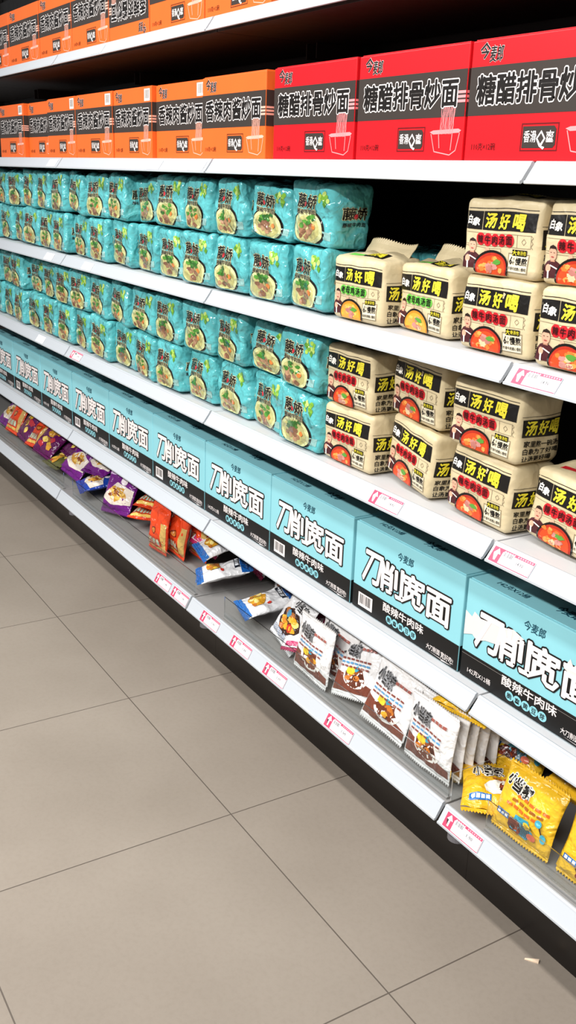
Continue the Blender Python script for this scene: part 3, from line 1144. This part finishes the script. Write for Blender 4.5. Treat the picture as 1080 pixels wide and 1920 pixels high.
def deco_blue(ink, W, H, r):
    ink(rect(0.002, H * 0.80, W - 0.002, H - 0.012), '#1d5fb0')
    ink(rect(0.020, H * 0.70, W * 0.80, H * 0.79), '#1b2230')
    for i in range(6):
        ink(rect(0.024 + i * 0.012, H * 0.715, 0.033 + i * 0.012, H * 0.775), '#e6eaf0')
    ink(rect(0.002, 0.012, W - 0.002, 0.022), '#2a6cb8')
    ink(blob(W * 0.42, H * 0.34, W * 0.30, H * 0.13, r, 16), '#d89a2c')
    for i in range(9):
        ink(blob(W * 0.42 + r.uniform(-0.03, 0.03), H * 0.34 + r.uniform(-0.016, 0.016), 0.011, 0.007, r), r.choice(('#f0c84a', '#b06a24', '#f2dc8a', '#c8742c')))
    ink(blob(W * 0.78, H * 0.48, 0.006, 0.006, r), '#d03a2c')


def deco_pink(ink, W, H, r):
    ink(rect(0.002, H * 0.58, W - 0.002, H - 0.012), '#a01c50')
    ink(blob(W * 0.5, H * 0.34, W * 0.28, H * 0.12, r, 14), '#d8a040')
    for i in range(5):
        ink(rect(0.018 + i * 0.018, H * 0.66, 0.032 + i * 0.018, H * 0.76), '#f0d8e2')
    ink(rect(0.010, 0.014, W - 0.010, 0.026), '#c23a6a')


# ------------------------------------------------------------------ structure
fl = bpy.data.meshes.new('floor')
fl.from_pydata([(-7.8, -4.2, 0), (4.8, -4.2, 0), (4.8, 1.2, 0), (-7.8, 1.2, 0)], [], [(0, 1, 2, 3)])
fl.materials.append(floor_material())
tag(link('floor', fl), 'grey-beige square floor tiles with dark joints in the aisle', None, None, 'structure')

SEAMS = [-2.93, -1.79, -0.65, 0.495, 1.635, 2.775]
DECKS = [1.752, 1.423, 1.094, 0.765, 0.445, 0.216]       # rail tops, from the top shelf down
wall = box_mesh('wall_back', -7.8, 0.80, 0, 4.8, 0.86, 3.0, plain('dark_wall_paint', '#1a1614', 0.7))
tag(link('wall_back', wall), None, None, None, 'structure')

BAY_LABELS = ['shelving bay farthest down the aisle, only a sliver at the left picture edge',
              'far white-fronted shelving bay on the left, golden snack bags on its bottom shelf',
              'shelving bay whose bottom shelf carries purple and red snack bags',
              'middle shelving bay with red cartons near the top and white bags on its bottom shelf',
              'nearest shelving bay at the right edge, yellow bags on its bottom shelf']
for i, (x0, x1) in enumerate(zip(SEAMS, SEAMS[1:])):
    bay = tag(empty('shelving_bay', ((x0 + x1) / 2, 0.52, 0)), BAY_LABELS[i], 'shelving unit', 'white-fronted shelving bays')
    ox, oy = (x0 + x1) / 2, 0.52

    def part(name, me, parent=bay, ox=ox, oy=oy):
        me.transform(Matrix.Translation((-ox, -oy, 0)))
        return link(name, me, parent)
    part('back_panel', box_mesh('back_panel', x0 + 0.021, 0.765, 0.0, x1 - 0.021, 0.785, 2.2, BLACK_METAL, 0.001))
    for ux in ((x0 - 0.019, x0 + 0.019),) + (((x1 - 0.019, x1 + 0.019),) if i == len(SEAMS) - 2 else ()):
        part('upright', box_mesh('upright', ux[0], 0.745, 0.0, ux[1], 0.795, 2.25, BLACK_METAL, 0.003))
    part('kick_plate', box_mesh('kick_plate', x0 + 0.0003, 0.325, 0.0, x1 - 0.0003, 0.34, 0.178, KICK))
    ft = bmesh.new()
    bmesh.ops.create_cone(ft, cap_ends=True, segments=20, radius1=0.014, radius2=0.009, depth=0.05, matrix=Matrix.Translation((x1 - 0.012, 0.300, 0.140)))
    bmesh.ops.create_cone(ft, cap_ends=True, segments=20, radius1=0.02, radius2=0.02, depth=0.012, matrix=Matrix.Translation((x1 - 0.012, 0.300, 0.112)))
    fm = bpy.data.meshes.new('shelf_foot')
    ft.to_mesh(fm)
    ft.free()
    fm.materials.append(plain('grey_plastic', '#77757a', 0.3))
    part('shelf_foot', fm)
    for li, z in enumerate(DECKS):
        yf, yb, ht = (0.305, 0.281, 0.034) if li < 5 else (0.247, 0.226, 0.036)
        a, c = x0 + 0.0025, x1 - 0.0025
        sb = part('shelf_board', box_mesh('shelf_board', a, yf + 0.004, z - 0.012, c, 0.743, z - 0.002, deck_material('#c9c9cb' if li < 5 else '#8e8c8a'), 0.001))
        part('underside_shade_panel', box_mesh('underside_shade_panel', a, yf + 0.008, z - 0.034, c, 0.741, z - 0.0125, BROWN_METAL_AND_SHADE, 0.001), sb)  # added dark sheet: the shade beneath the board, put into its colour
        for bx in (x0 + 0.022, x1 - 0.026):
            part('bracket', box_mesh('bracket', bx, 0.59, z - 0.072, bx + 0.004, 0.741, z - 0.0345, BROWN_METAL_AND_SHADE, 0.0005), sb)
        pts = [(yf + 0.004, z), (yf, z + 0.001), (yf - 0.003, z - 0.001), (yf - 0.004, z - 0.004), (yb + 0.002, z - ht + 0.005),
               (yb - 0.001, z - ht + 0.004), (yb - 0.001, z - ht), (yb + 0.002, z - ht - 0.001), (yb + 0.006, z - ht + 0.001), (yf + 0.004, z - 0.008)]
        part('price_rail', extrude_profile('price_rail', pts, x0 + 0.0045, x1 - 0.0045, WHITE_METAL), sb)

# ------------------------------------------------------------------ cartons on the shelves
ORD = ['first', 'second', 'third', 'fourth', 'fifth', 'sixth', 'seventh', 'eighth', 'ninth', 'tenth', 'eleventh', 'twelfth', 'thirteenth', 'fourteenth', 'fifteenth']
FD = 0.36
orange_a = fried_carton('noodle_carton', '#ec6b2a', '#7a3410', '香辣肉酱炒面', False)
orange_b = fried_carton('noodle_carton', '#ec6b2a', '#7a3410', '香辣肉酱炒面', True)
red_a = fried_carton('noodle_carton', '#d9141f', '#6a0c12', '糖醋排骨炒面', False)
used = set()


def put(proto, x0, x1, yf, z, D, label, cat, group, width, rz=0.0, flip=False, H=0.196):
    loc = ((x0 + x1) / 2, yf + D / 2, z + (H + 0.0022 if flip else 0))
    rot = (0, math.pi if flip else 0, rz)
    s = ((x1 - x0) / width, 1, 1)
    if proto.name not in used:
        used.add(proto.name)
        o = proto
        o.location, o.rotation_euler, o.scale = loc, rot, s
    else:
        o = copy_tree(proto, loc, rot, s)
    return tag(o, label, cat, group)


z0 = DECKS[0] + 0.001
for i, (a, c, fl_) in enumerate([(-1.625, -1.292, 0), (-1.286, -0.928, 0), (-0.918, -0.588, 0), (-0.581, -0.256, 0), (-0.250, 0.045, 1), (0.052, 0.388, 0), (0.395, 0.725, 0)]):
    put(orange_a, a, c, 0.33, z0, FD,
        'orange fried noodle carton standing upside down on the top shelf' if fl_ else
        'orange fried noodle carton on the top shelf, %s from the left end' % ORD[i], 'carton', 'orange cartons on the top shelf', 0.33, 0, bool(fl_))
z1 = DECKS[1] + 0.001
for i, (a, c, y, p) in enumerate([(-1.50, -1.175, 0.335, orange_b), (-1.165, -0.880, 0.352, orange_a), (-0.871, -0.579, 0.33, orange_b), (-0.573, -0.245, 0.33, orange_b),
                                  (-0.239, 0.050, 0.333, orange_b), (0.056, 0.376, 0.345, orange_b), (0.383, 0.714, 0.33, orange_a)]):
    put(p, a, c, y, z1, FD, ('orange fried noodle carton right beside the first red carton' if i == 6 else
        'orange fried noodle carton on the second shelf, %s from its left end' % ORD[i]), 'carton', 'orange cartons on the second shelf', 0.33)
for i, (a, c) in enumerate([(0.752, 1.080), (1.091, 1.424), (1.431, 1.765)]):
    put(red_a, a, c, 0.33, z1, FD, ['red sweet-and-sour noodle carton next to the orange cartons', 'middle one of three red noodle cartons on the second shelf',
        'rightmost red noodle carton, its title cut by the right picture edge'][i], 'carton', 'red cartons on the second shelf', 0.33)
code_c = knife_carton('noodle_carton', True)
text_c = knife_carton('noodle_carton', False)
torn_c = knife_carton('noodle_carton', False, True)
z4 = DECKS[4] + 0.0005
XB = [1.551, 1.170, 0.787, 0.410, 0.035, -0.340, -0.718, -1.096, -1.474, -1.852]
put(torn_c, 1.551, 1.925, 0.33, z4, FD, 'blue and black noodle carton with a torn white patch across its letters', 'carton', 'blue noodle cartons on the fifth shelf', 0.374)
for i, x in enumerate(XB[1:]):
    p = [code_c, code_c, text_c, code_c, text_c, code_c, text_c, code_c, text_c][i]
    put(p, x, x + 0.374, 0.33, z4, FD, 'blue and black noodle carton, %s to the left of the torn one' % ORD[i], 'carton', 'blue noodle cartons on the fifth shelf', 0.374, math.radians(random.uniform(-0.4, 0.4)))

# ------------------------------------------------------------------ teal noodle packs
teal = [teal_pack(s) for s in (1, 2, 3, 4, 5, 6)]
T_D, T_H = 0.105, 0.139


def place(proto, loc, rot, label, cat, group, scale=(1, 1, 1)):
    if proto.name not in used:
        used.add(proto.name)
        o = proto
        o.location, o.rotation_euler, o.scale = loc, rot, scale
    else:
        o = copy_tree(proto, loc, rot, scale)
    return tag(o, label, cat, group)


ROWS = [
    ('lower row of the third shelf', DECKS[2] - 0.001, 0, [(-1.677, .325), (-1.491, .333), (-1.305, .338), (-1.119, .322), (-.933, .327), (-.747, .312), (-.561, .331), (-.375, .318), (-.189, .328), (-.003, .335), (.183, .331), (.369, .316), (.555, .319), (.741, .324), (.927, .327)]),
    ('upper row of the third shelf', DECKS[2] - 0.001, 1, [(-1.677, .325), (-1.491, .328), (-1.305, .325), (-1.119, .323), (-.933, .318), (-.747, .312), (-.561, .312), (-.375, .316), (-.189, .313), (-.003, .341), (.183, .321), (.369, .318), (.555, .321), (.741, .328), (.927, .329)]),
    ('lower row of the fourth shelf', DECKS[3] - 0.001, 0, [(-1.677, .325), (-1.491, .331), (-1.305, .316), (-1.119, .324), (-.933, .323), (-.747, .318), (-.561, .32), (-.375, .312), (-.189, .33), (-.003, .321), (.183, .312), (.369, .332), (.555, .338), (.741, .342), (.920, .318)]),
    ('upper row of the fourth shelf', DECKS[3] - 0.001, 1, [(-1.677, .325), (-1.491, .333), (-1.305, .313), (-1.119, .345), (-.933, .332), (-.747, .319), (-.561, .312), (-.375, .312), (-.189, .312), (-.003, .312), (.183, .312), (.369, .318), (.555, .327), (.741, .338), (.920, .312)]),
]
TILT = {(1, 6): 8, (1, 9): -4, (1, 13): 4, (3, 7): 5, (3, 8): 6, (3, 9): 4, (3, 13): 3, (2, 6): 3, (2, 7): 4}
rt_ = random.Random(11)
for ri, (rn, z, lv, L) in enumerate(ROWS):
    for i, (x, y) in enumerate(L):
        n = len(L) - 1 - i
        if n == 0:
            lab = 'teal noodle pack in the %s, right beside the cream packs' % rn
        elif i == 0:
            lab = 'teal noodle pack at the far left end of the %s' % rn
        else:
            lab = 'teal noodle pack in the %s, %s from its right end' % (rn, ORD[n])
        ro = math.radians(TILT.get((ri, i), rt_.uniform(-1.5, 2.5)))
        place(teal[rt_.randrange(6) if n else (ri % 4)], (x, y + T_D / 2, z + 0.0025 + lv * (T_H + 0.003) + abs(math.sin(ro)) * 0.07),
              (math.radians(rt_.uniform(-2, 1)), ro, math.radians(rt_.uniform(-6, 3))), lab, 'noodle pack', 'teal noodle packs, ' + rn,
              (1.0, 1.0, rt_.uniform(0.975, 1.0) if lv == 0 else (0.91 if (ri, i) in TILT else rt_.uniform(0.965, 1.0))))
# the second row behind, seen only as dim tops and a lone pack at the back
for z, xs in ((DECKS[2], (-1.40, -1.02, -0.64, -0.44, -0.24, 0.02, 0.24, 0.46)), (DECKS[3], (-1.20, -0.80, -0.40, -0.10, 0.25, 0.60))):
    for x in xs:
        place(teal[rt_.randrange(6)], (x, 0.455 + T_D / 2, z + 0.002 + 0.1425), (0, 0, math.radians(rt_.uniform(-6, 6))),
              'teal noodle pack in the dark second row behind the front packs', 'noodle pack', 'teal noodle packs in the second row')
        place(teal[rt_.randrange(6)], (x, 0.455 + T_D / 2, z + 0.001), (0, 0, 0),
              'teal noodle pack in the dark second row behind the front packs', 'noodle pack', 'teal noodle packs in the second row')
place(teal[1], (0.985, 0.64, DECKS[2] + 0.001), (0, 0, 0), 'lone teal noodle pack deep in the dark gap behind the cream chicken packs', 'noodle pack', 'teal noodle packs in the second row')

# ------------------------------------------------------------------ cream soup-noodle packs
beef = [soup_pack(s, 'beef') for s in (21, 22, 23)]
chick = [soup_pack(s, 'chicken', True) for s in (31, 32)]
single = soup_pack(24, 'beef', True)
S_D, S_H = 0.108, 0.134
z2, z3 = DECKS[2] + 0.001, DECKS[3] + 0.001
R = math.radians
for p, x, y, z, rx, ry, rz, lab in [
    (chick[0], 1.123, 0.330, z2, 0, 0, 0, 'cream chicken soup noodle pack with green strip, beside the teal packs'),
    (chick[1], 1.318, 0.358, z2, 0, 0, -7, 'cream chicken soup noodle pack with green strip, next to the stacked beef packs'),
    (beef[0], 1.549, 0.330, z2, 0, 0, 0, 'cream beef noodle pack under another, beside the chicken packs'),
    (beef[1], 1.547, 0.328, z2 + 0.1355, 0, 0, 1, 'cream beef noodle pack topmost on the third shelf, above the chicken packs'),
    (beef[2], 1.752, 0.325, z2, 0, 0, 2, 'cream beef noodle pack low at the right edge of the third shelf'),
    (beef[0], 1.742, 0.330, z2 + 0.1355, 0, 0, 1, 'cream beef noodle pack high at the right edge of the third shelf'),
    (beef[1], 1.107, 0.334, z3, 0, 0, 0, 'cream beef noodle pack at the bottom, touching the teal packs on the fourth shelf'),
    (beef[2], 1.105, 0.332, z3 + 0.1355, 0, 0, -1, 'cream beef noodle pack on top, touching the teal packs on the fourth shelf'),
    (beef[2], 1.316, 0.348, z3, -3, 5, -9, 'tilted cream beef noodle pack at the bottom, second stack of the fourth shelf'),
    (beef[0], 1.322, 0.352, z3 + 0.146, 0, 2, -6, 'cream beef noodle pack on top of the tilted one on the fourth shelf'),
    (beef[0], 1.540, 0.338, z3, -2, 2, -3, 'cream beef noodle pack at the bottom of the third stack, fourth shelf'),
    (beef[1], 1.549, 0.330, z3 + 0.1385, 0, 1, 0, 'cream beef noodle pack on top of the third stack, fourth shelf'),
    (single, 1.752, 0.352, z3, -4, 3, -2, 'single cream beef noodle pack with open space above it, fourth shelf right edge'),
]:
    place(p, (x, y + S_D / 2, z + abs(math.sin(R(ry))) * 0.085), (R(rx), R(ry), R(rz)), lab, 'noodle pack', 'cream soup noodle packs')

# ------------------------------------------------------------------ snack bags on the bottom shelf
wht = [pouch('snack_bag', 0.136, 0.142, 0.019, s, '#e9e7e6', deco_white, crumple=0.004) for s in (41, 42, 43)]
whf = [pouch('snack_bag', 0.128, 0.150, 0.030, s, '#e6e5e6', deco_white_food) for s in (45, 46)]
yel = [pouch('snack_bag', 0.138, 0.150, 0.030, s, '#eebc2c', deco_yellow, rough=0.25) for s in (51, 52)]
yeb = [pouch('snack_bag', 0.138, 0.150, 0.032, s, '#e6b224', deco_yellow_back, rough=0.25) for s in (53, 54)]
redp = [pouch('snack_bag', 0.118, 0.158, 0.040, s, '#e2471f', deco_red, rough=0.2) for s in (61, 62)]
pur = [pouch('snack_bag', 0.140, 0.150, 0.036, s, '#6a1a78', deco_purple, rough=0.18, crumple=0.012) for s in (71, 72)]
gol = [pouch('snack_bag', 0.140, 0.150, 0.036, s, '#5c1450', deco_gold, rough=0.18, crumple=0.012) for s in (75, 76)]
blu = [pouch('snack_bag', 0.130, 0.170, 0.034, s, '#e8e8ea', deco_blue, seal_col='#2a6cb8', rough=0.22, crumple=0.01) for s in (81, 82)]
pnk = [pouch('snack_bag', 0.126, 0.160, 0.030, s, '#e6e2e4', deco_pink, seal_col='#b02458', rough=0.22, crumple=0.01) for s in (85, 86)]
nav = [pouch('snack_bag', 0.140, 0.150, 0.034, 91, '#1c3fa0', deco_purple, rough=0.2, crumple=0.012)]
oli = [pouch('snack_bag', 0.130, 0.140, 0.030, 95, '#5a5a2c', deco_gold, rough=0.25, crumple=0.012)]
ZB = DECKS[5] - 0.002
YG, WG, RG, PG, BG = 'yellow snack bags on the bottom shelf', 'white snack bags on the bottom shelf', 'orange-red snack bags on the bottom shelf', 'purple and gold snack bags on the bottom shelf', 'blue and white snack bags on the bottom shelf'
for p, x, y, z, rx, ry, rz, lab, g in [
    # yellow bags, nearest
    (yel[0], 1.798, 0.284, -0.006, -19, 0, 2, 'yellow snack bag leaning upright against the clear front guard, printed face out', YG),
    (yel[1], 1.960, 0.290, -0.006, -17, 0, 0, 'yellow snack bag at the right picture edge behind the clear guard', YG),
    (yeb[0], 1.735, 0.288, 0.000, -82, 0, 48, 'yellow snack bag lying flat left of the upright yellow one', YG),
    (yel[1], 1.640, 0.395, 0.018, -50, 6, 20, 'yellow snack bag propped up beside the standing white row', YG),
    (yeb[1], 1.800, 0.400, 0.040, -58, -4, -8, 'yellow snack bag lying behind the upright yellow one', YG),
    (yeb[0], 1.930, 0.425, 0.020, -58, 4, 10, 'yellow snack bag lying at the back near the right edge', YG),
    (yel[0], 1.575, 0.308, 0.132, -80, -2, 10, 'yellow snack bag lying on top of the standing white bags', YG),
    # white row standing like books
    (wht[0], 1.530, 0.283, 0.002, -5, 0, 0, 'white snack bag at the front of the standing row, picture facing out', WG),
    (wht[1], 1.534, 0.308, 0.002, -5, 0, 1, 'white snack bag standing second in the row beside the yellow bags', WG),
    (wht[2], 1.538, 0.333, 0.002, -5, 0, 0, 'white snack bag standing third in the row beside the yellow bags', WG),
    (wht[0], 1.544, 0.358, 0.002, -5, 0, 1, 'white snack bag standing fourth in the row beside the yellow bags', WG),
    (wht[1], 1.550, 0.383, 0.002, -5, 0, 2, 'white snack bag standing fifth in the row beside the yellow bags', WG),
    (wht[2], 1.556, 0.410, 0.002, -5, 0, 3, 'white snack bag standing sixth, at the back of the row', WG),
    (wht[1], 1.366, 0.285, -0.002, -18, 4, 2, 'white snack bag leaning behind the guard, left of the standing row', WG),
    (wht[2], 1.380, 0.335, 0.006, -24, -4, 6, 'white snack bag leaning behind another, left of the standing row', WG),
    (wht[0], 1.236, 0.300, -0.002, -26, -11, 10, 'white snack bag tilted left with its logo up, mid shelf', WG),
    (wht[1], 1.268, 0.345, 0.010, -32, 6, 4, 'white snack bag half hidden behind the tilted one', WG),
    (whf[0], 1.275, 0.405, 0.060, -54, 5, -4, 'white snack bag with brown food picture lying under the shelf above', WG),
    (whf[1], 1.425, 0.405, 0.060, -56, -5, 10, 'white snack bag with brown picture behind the leaning white ones', WG),
    (whf[0], 1.130, 0.430, 0.045, -48, 6, -8, 'white snack bag with dark picture in the shade at the back', WG),
    (wht[2], 1.078, 0.282, -0.002, -7, 2, 0, 'white snack bag standing first of three by the guard', WG),
    (wht[0], 1.112, 0.322, 0.002, -9, 3, 0, 'white snack bag standing second of three by the guard', WG),
    (wht[1], 1.138, 0.366, 0.002, -14, 4, 2, 'white snack bag standing third of three by the guard', WG),
    (wht[1], 1.190, 0.372, 0.002, -16, 3, 4, 'white snack bag upright in the second rank, between the trio and the tilted bag', WG),
    (wht[2], 1.320, 0.385, 0.004, -20, -4, -4, 'white snack bag upright in the second rank, behind the gap left of the leaning ones', WG),
    # blue and white, food pictures
    (whf[1], 0.895, 0.305, -0.008, -26, 12, -6, 'white snack bag with colourful food picture leaning beside dark red bags', WG),
    (pnk[1], 1.000, 0.310, 0.012, -70, 0, 40, 'red and orange snack bag lying low behind the guard', BG),
    (pnk[0], 0.985, 0.430, 0.004, -20, -6, 0, 'dark red and white snack bag standing in shade at the back', BG),
    (blu[0], 0.710, 0.286, 0.010, -74, 0, -14, 'white snack bag with blue ends lying face up behind the guard', BG),
    (whf[0], 0.700, 0.450, 0.002, -6, -5, 10, 'white snack bag with yellow picture standing alone at the back', BG),
    (wht[1], 0.830, 0.500, 0.002, -10, 4, -10, 'white snack bag standing dimly behind the blue-ended bag', BG),
    (blu[1], 0.440, 0.288, 0.012, -74, 0, -24, 'white snack bag with blue end lying next to the empty spot', BG),
    (blu[0], 0.365, 0.330, 0.050, -66, 4, -10, 'white snack bag with yellow food lying on top of the blue-ended one', BG),
    (pnk[0], 0.300, 0.375, 0.030, -50, 14, 16, 'white and crimson snack bag tilted beside the upright red bags', BG),
    (pnk[1], 0.440, 0.470, 0.002, -26, 14, 4, 'crimson snack bag leaning behind the white and crimson one', BG),
    (pnk[0], 0.555, 0.520, 0.002, -16, 10, 0, 'pink and white snack bag standing at the back, dimly lit', BG),
    (wht[2], 0.640, 0.560, 0.002, -10, 8, 0, 'white snack bag leaning in the dark beside the empty spot', BG),
    # orange-red
    (redp[0], 0.130, 0.298, 0.002, -9, 0, 3, 'orange-red snack bag standing upright with beige side strip, front one', RG),
    (redp[1], 0.192, 0.338, 0.002, -9, 2, 2, 'orange-red snack bag standing just behind the front upright one', RG),
    (redp[0], 0.240, 0.388, 0.002, -9, 2, 0, 'orange-red snack bag standing last of the upright ones', RG),
    (redp[1], -0.085, 0.335, 0.022, -80, 0, 34, 'orange-red snack bag lying at the bottom beside the purple ones', RG),
    (redp[0], -0.075, 0.350, 0.066, -78, 0, 28, 'orange-red snack bag lying on top of the other lying one', RG),
    # purple and golden heap towards the far end
    (pur[0], -0.255, 0.305, 0.000, -27, -6, 14, 'purple snack bag standing right beside the lying orange-red bags', PG),
    (pur[1], -0.400, 0.345, 0.012, -52, 4, -10, 'purple and gold snack bag leaning back, next to the standing purple one', PG),
    (gol[0], -0.240, 0.480, 0.004, -26, 4, 8, 'dark purple snack bag behind the standing purple one', PG),
    (nav[0], -0.560, 0.284, 0.006, -76, 0, -14, 'blue snack bag lying behind the guard under the purple heap', PG),
    (pur[0], -0.590, 0.345, 0.046, -64, -3, 8, 'purple snack bag with white swirl on top of the blue one', PG),
    (gol[1], -0.450, 0.500, 0.002, -50, 4, -12, 'dark purple snack bag with golden print at the back of the heap', PG),
    (pur[1], -0.745, 0.310, 0.006, -42, 6, 6, 'purple snack bag with golden noodles, left of the blue one', PG),
    (oli[0], -0.900, 0.284, 0.006, -76, 0, 4, 'olive snack bag lying low by the guard', PG),
    (gol[0], -0.900, 0.350, 0.046, -64, -3, -6, 'golden and purple snack bag on top of the olive one', PG),
    (gol[1], -1.075, 0.300, 0.006, -46, 4, 8, 'golden snack bag with a black and white label, far left', PG),
    (pur[0], -1.030, 0.480, 0.004, -34, 4, -6, 'purple snack bag deep behind the golden one', PG),
    (redp[1], -1.225, 0.310, 0.006, -46, -4, 6, 'red snack bag far left among the golden ones', PG),
    (oli[0], -1.190, 0.490, 0.004, -34, 4, 8, 'olive snack bag behind the far left red one', PG),
    (gol[0], -1.375, 0.310, 0.006, -44, 3, -4, 'golden snack bag near the left picture edge', PG),
    (redp[0], -1.525, 0.310, 0.006, -34, 0, 5, 'red snack bag at the left picture edge', PG),
    (pur[1], -1.680, 0.320, 0.006, -42, 0, 0, 'purple snack bag just past the left picture edge', PG),
]:
    k = 1.2 if g == PG else 1.06 if p in yel else 1.09 if p in wht else 1.0
    place(p, (x, y, ZB + z + 0.004 + 0.018 * math.sin(R(abs(rx))) + 0.05 * abs(math.sin(R(ry)))), (R(rx), R(ry), R(rz)), lab, 'snack bag', g, (k, 1, k * (0.87 if p in yel else 1)))

# ------------------------------------------------------------------ clear guards along the bottom shelf
ACR = acrylic('clear_acrylic', 0.965, (0.94, 0.955, 0.955, 1), rough=0.03)
EDGE = acrylic('clear_acrylic_edge', 0.25, (0.9, 0.93, 0.93, 1), 0.2)


def guard(x0, x1, label):
    me = box_mesh('shelf_guard', x0, 0.262, ZB + 0.0055, x1, 0.2645, ZB + 0.066, ACR)
    me.materials.append(EDGE)
    for p in me.polygons:
        if abs(p.normal.y) < 0.5 and p.normal.z > -0.5:
            p.material_index = 1
    o = tag(link('shelf_guard', me), label, 'shelf guard', 'clear guards along the bottom shelf')
    link('base_track', box_mesh('base_track', x0, 0.2585, ZB + 0.0006, x1, 0.2675, ZB + 0.005, plain('grey_track_plastic', '#8b8a88', 0.35), 0.0006), o)


guard(-1.70, -0.66, 'clear plastic guard in front of the golden and purple bags')
guard(-0.56, 0.485, 'clear plastic guard in front of the orange-red bags')
guard(0.665, 1.625, 'clear plastic guard in front of the white bags')
guard(1.735, 2.70, 'clear plastic guard in front of the yellow bags')
dv = box_mesh('shelf_divider', 1.632, 0.262, ZB + 0.001, 1.6345, 0.50, ZB + 0.066, ACR)
dv.materials.append(EDGE)
for p in dv.polygons:
    if abs(p.normal.x) < 0.5 and p.normal.z > -0.5:
        p.material_index = 1
tag(link('shelf_divider', dv), 'clear plastic divider between white and yellow bags', 'shelf divider')


# ------------------------------------------------------------------ price tags
def price_tag(price, faded=False):
    w, h = 0.102, 0.0308
    b = Builder()
    pink = plain('tag_pink', '#d8486a', 0.4)
    paper, white = plain('tag_paper', '#f3eef2', 0.35), plain('tag_white', '#fbf8f8', 0.4)
    grey, soft = plain('tag_print', '#55525a', 0.5), plain('tag_soft_print', '#d9a9b8', 0.5)
    me = box_mesh('t', -w / 2, -0.0008, 0, w / 2, 0, h, paper, 0.0002)
    b.add([v.co for v in me.vertices], [tuple(p.vertices) for p in me.polygons], paper)
    bpy.data.meshes.remove(me)
    F = lambda u, v, e: (u - w / 2, -0.0008 - e, v)
    b.ink(rect(0.0006, 0.0006, w - 0.0006, h - 0.0006), pink, F, 0.0002)
    b.ink(rect(0.0245, 0.0022, w - 0.0012, h - 0.0062), white, F, 0.0004)
    b.ink(poly([(0.011, 0.005), (0.0155, 0.005), (0.0155, 0.018), (0.0215, 0.018), (0.0132, 0.0285), (0.005, 0.018), (0.011, 0.018)]), white, F, 0.0004)
    barcode(b, F, 0.027, 0.0155, 0.053, 0.027, 0.0006, white, grey, 17)
    b.ink(txt(price, 0.064, 0.0125, 0.081, 0.0185, 0.012), grey, F, 0.0006)
    r = random.Random(5)
    for k in range(4):
        x = 0.029
        while x < 0.094:
            l = r.uniform(0.003, 0.010)
            b.ink(rect(x, 0.0040 + k * 0.0028, x + l, 0.0049 + k * 0.0028), soft, F, 0.0006)
            x += l + 0.003
    for i in range(12):
        b.ink(rect(0.028 + i * 0.0057 + (0.004 if i > 4 else 0), h - 0.0048, 0.0315 + i * 0.0057 + (0.004 if i > 4 else 0), h - 0.002), soft, F, 0.0004)
    return link('price_tag', b.mesh('price_tag'))


tag_hi, tag_lo = price_tag('14.90'), price_tag('1.00')


def hang(proto, x, li, lab):
    if li < 5:
        y, z, tilt = 0.2815, DECKS[li] - 0.0295, math.atan2(0.018, 0.025)
    else:
        y, z, tilt = 0.2265, DECKS[li] - 0.0315, math.atan2(0.015, 0.027)
    place(proto, (x, y, z), (-tilt, 0, 0), lab, 'price tag', 'pink price tags on the rails')


hang(tag_hi, 1.707, 2, 'pink price tag reading 14.90 on the third shelf, under the beef packs')
hang(tag_hi, 1.697, 3, 'pink price tag reading 14.90 on the fourth shelf, right end')
hang(tag_hi, 1.322, 3, 'pink price tag on the fourth shelf, under the tilted cream pack')
hang(tag_hi, -0.545, 3, 'faded pink price tag on the fourth shelf, far left')
for x, lab in ((1.704, 'pink price tag reading 1.00 under the yellow bags'), (1.277, 'pink price tag under the leaning white bags'),
               (0.990, 'pink price tag under the standing trio of white bags'), (0.813, 'pink price tag under the food-picture white bag'),
               (0.633, 'pink price tag just right of the middle seam of the bottom rail'),
               (0.438, 'pink price tag just left of the middle seam of the bottom rail'), (0.318, 'pink price tag under the upright orange-red bags')):
    hang(tag_lo, x, 5, lab)

# blank white cards slipped into the upper rails
blank = box_mesh('blank_label', -0.045, -0.0006, 0, 0.045, 0, 0.029, plain('blank_card', '#fbfcfd', 0.4), 0.0002)
bl = link('blank_label', blank)
for x, li, lab in ((0.43, 1, 'blank white rail card at the seam below the orange cartons'), (0.16, 1, 'blank white rail card in the second rail, left of the seam one'),
                   (-0.72, 1, 'blank white rail card in the second rail, far left'), (-0.80, 2, 'blank white rail card in the third rail, far left'),
                   (-0.40, 2, 'blank white rail card in the third rail, under the teal packs'), (-0.95, 3, 'blank white rail card in the fourth rail, far left'),
                   (-0.25, 0, 'blank white rail card in the top rail')):
    place(bl, (x, 0.2820, DECKS[li] - 0.0290), (-math.atan2(0.018, 0.025), 0, 0), lab, 'rail card', 'blank white rail cards')

# ------------------------------------------------------------------ litter on the floor
ch = bpy.data.meshes.new('paper_scrap')
ch.from_pydata([(-0.013, -0.002, 0), (0.013, -0.005, 0), (0.014, 0.004, 0), (-0.012, 0.001, 0), (-0.013, -0.002, 0.0012), (0.013, -0.005, 0.003), (0.014, 0.004, 0.0035), (-0.012, 0.001, 0.0014)],
               [], [(3, 2, 1, 0), (4, 5, 6, 7), (0, 1, 5, 4), (1, 2, 6, 5), (2, 3, 7, 6), (3, 0, 4, 7)])
ch.materials.append(card('#f3d9bd', 0.6))
tag(link('paper_scrap', ch, None, (1.870, 0.284, 0.0), (0, 0, math.radians(42))), 'small pale paper scrap on the floor tile', 'paper scrap')
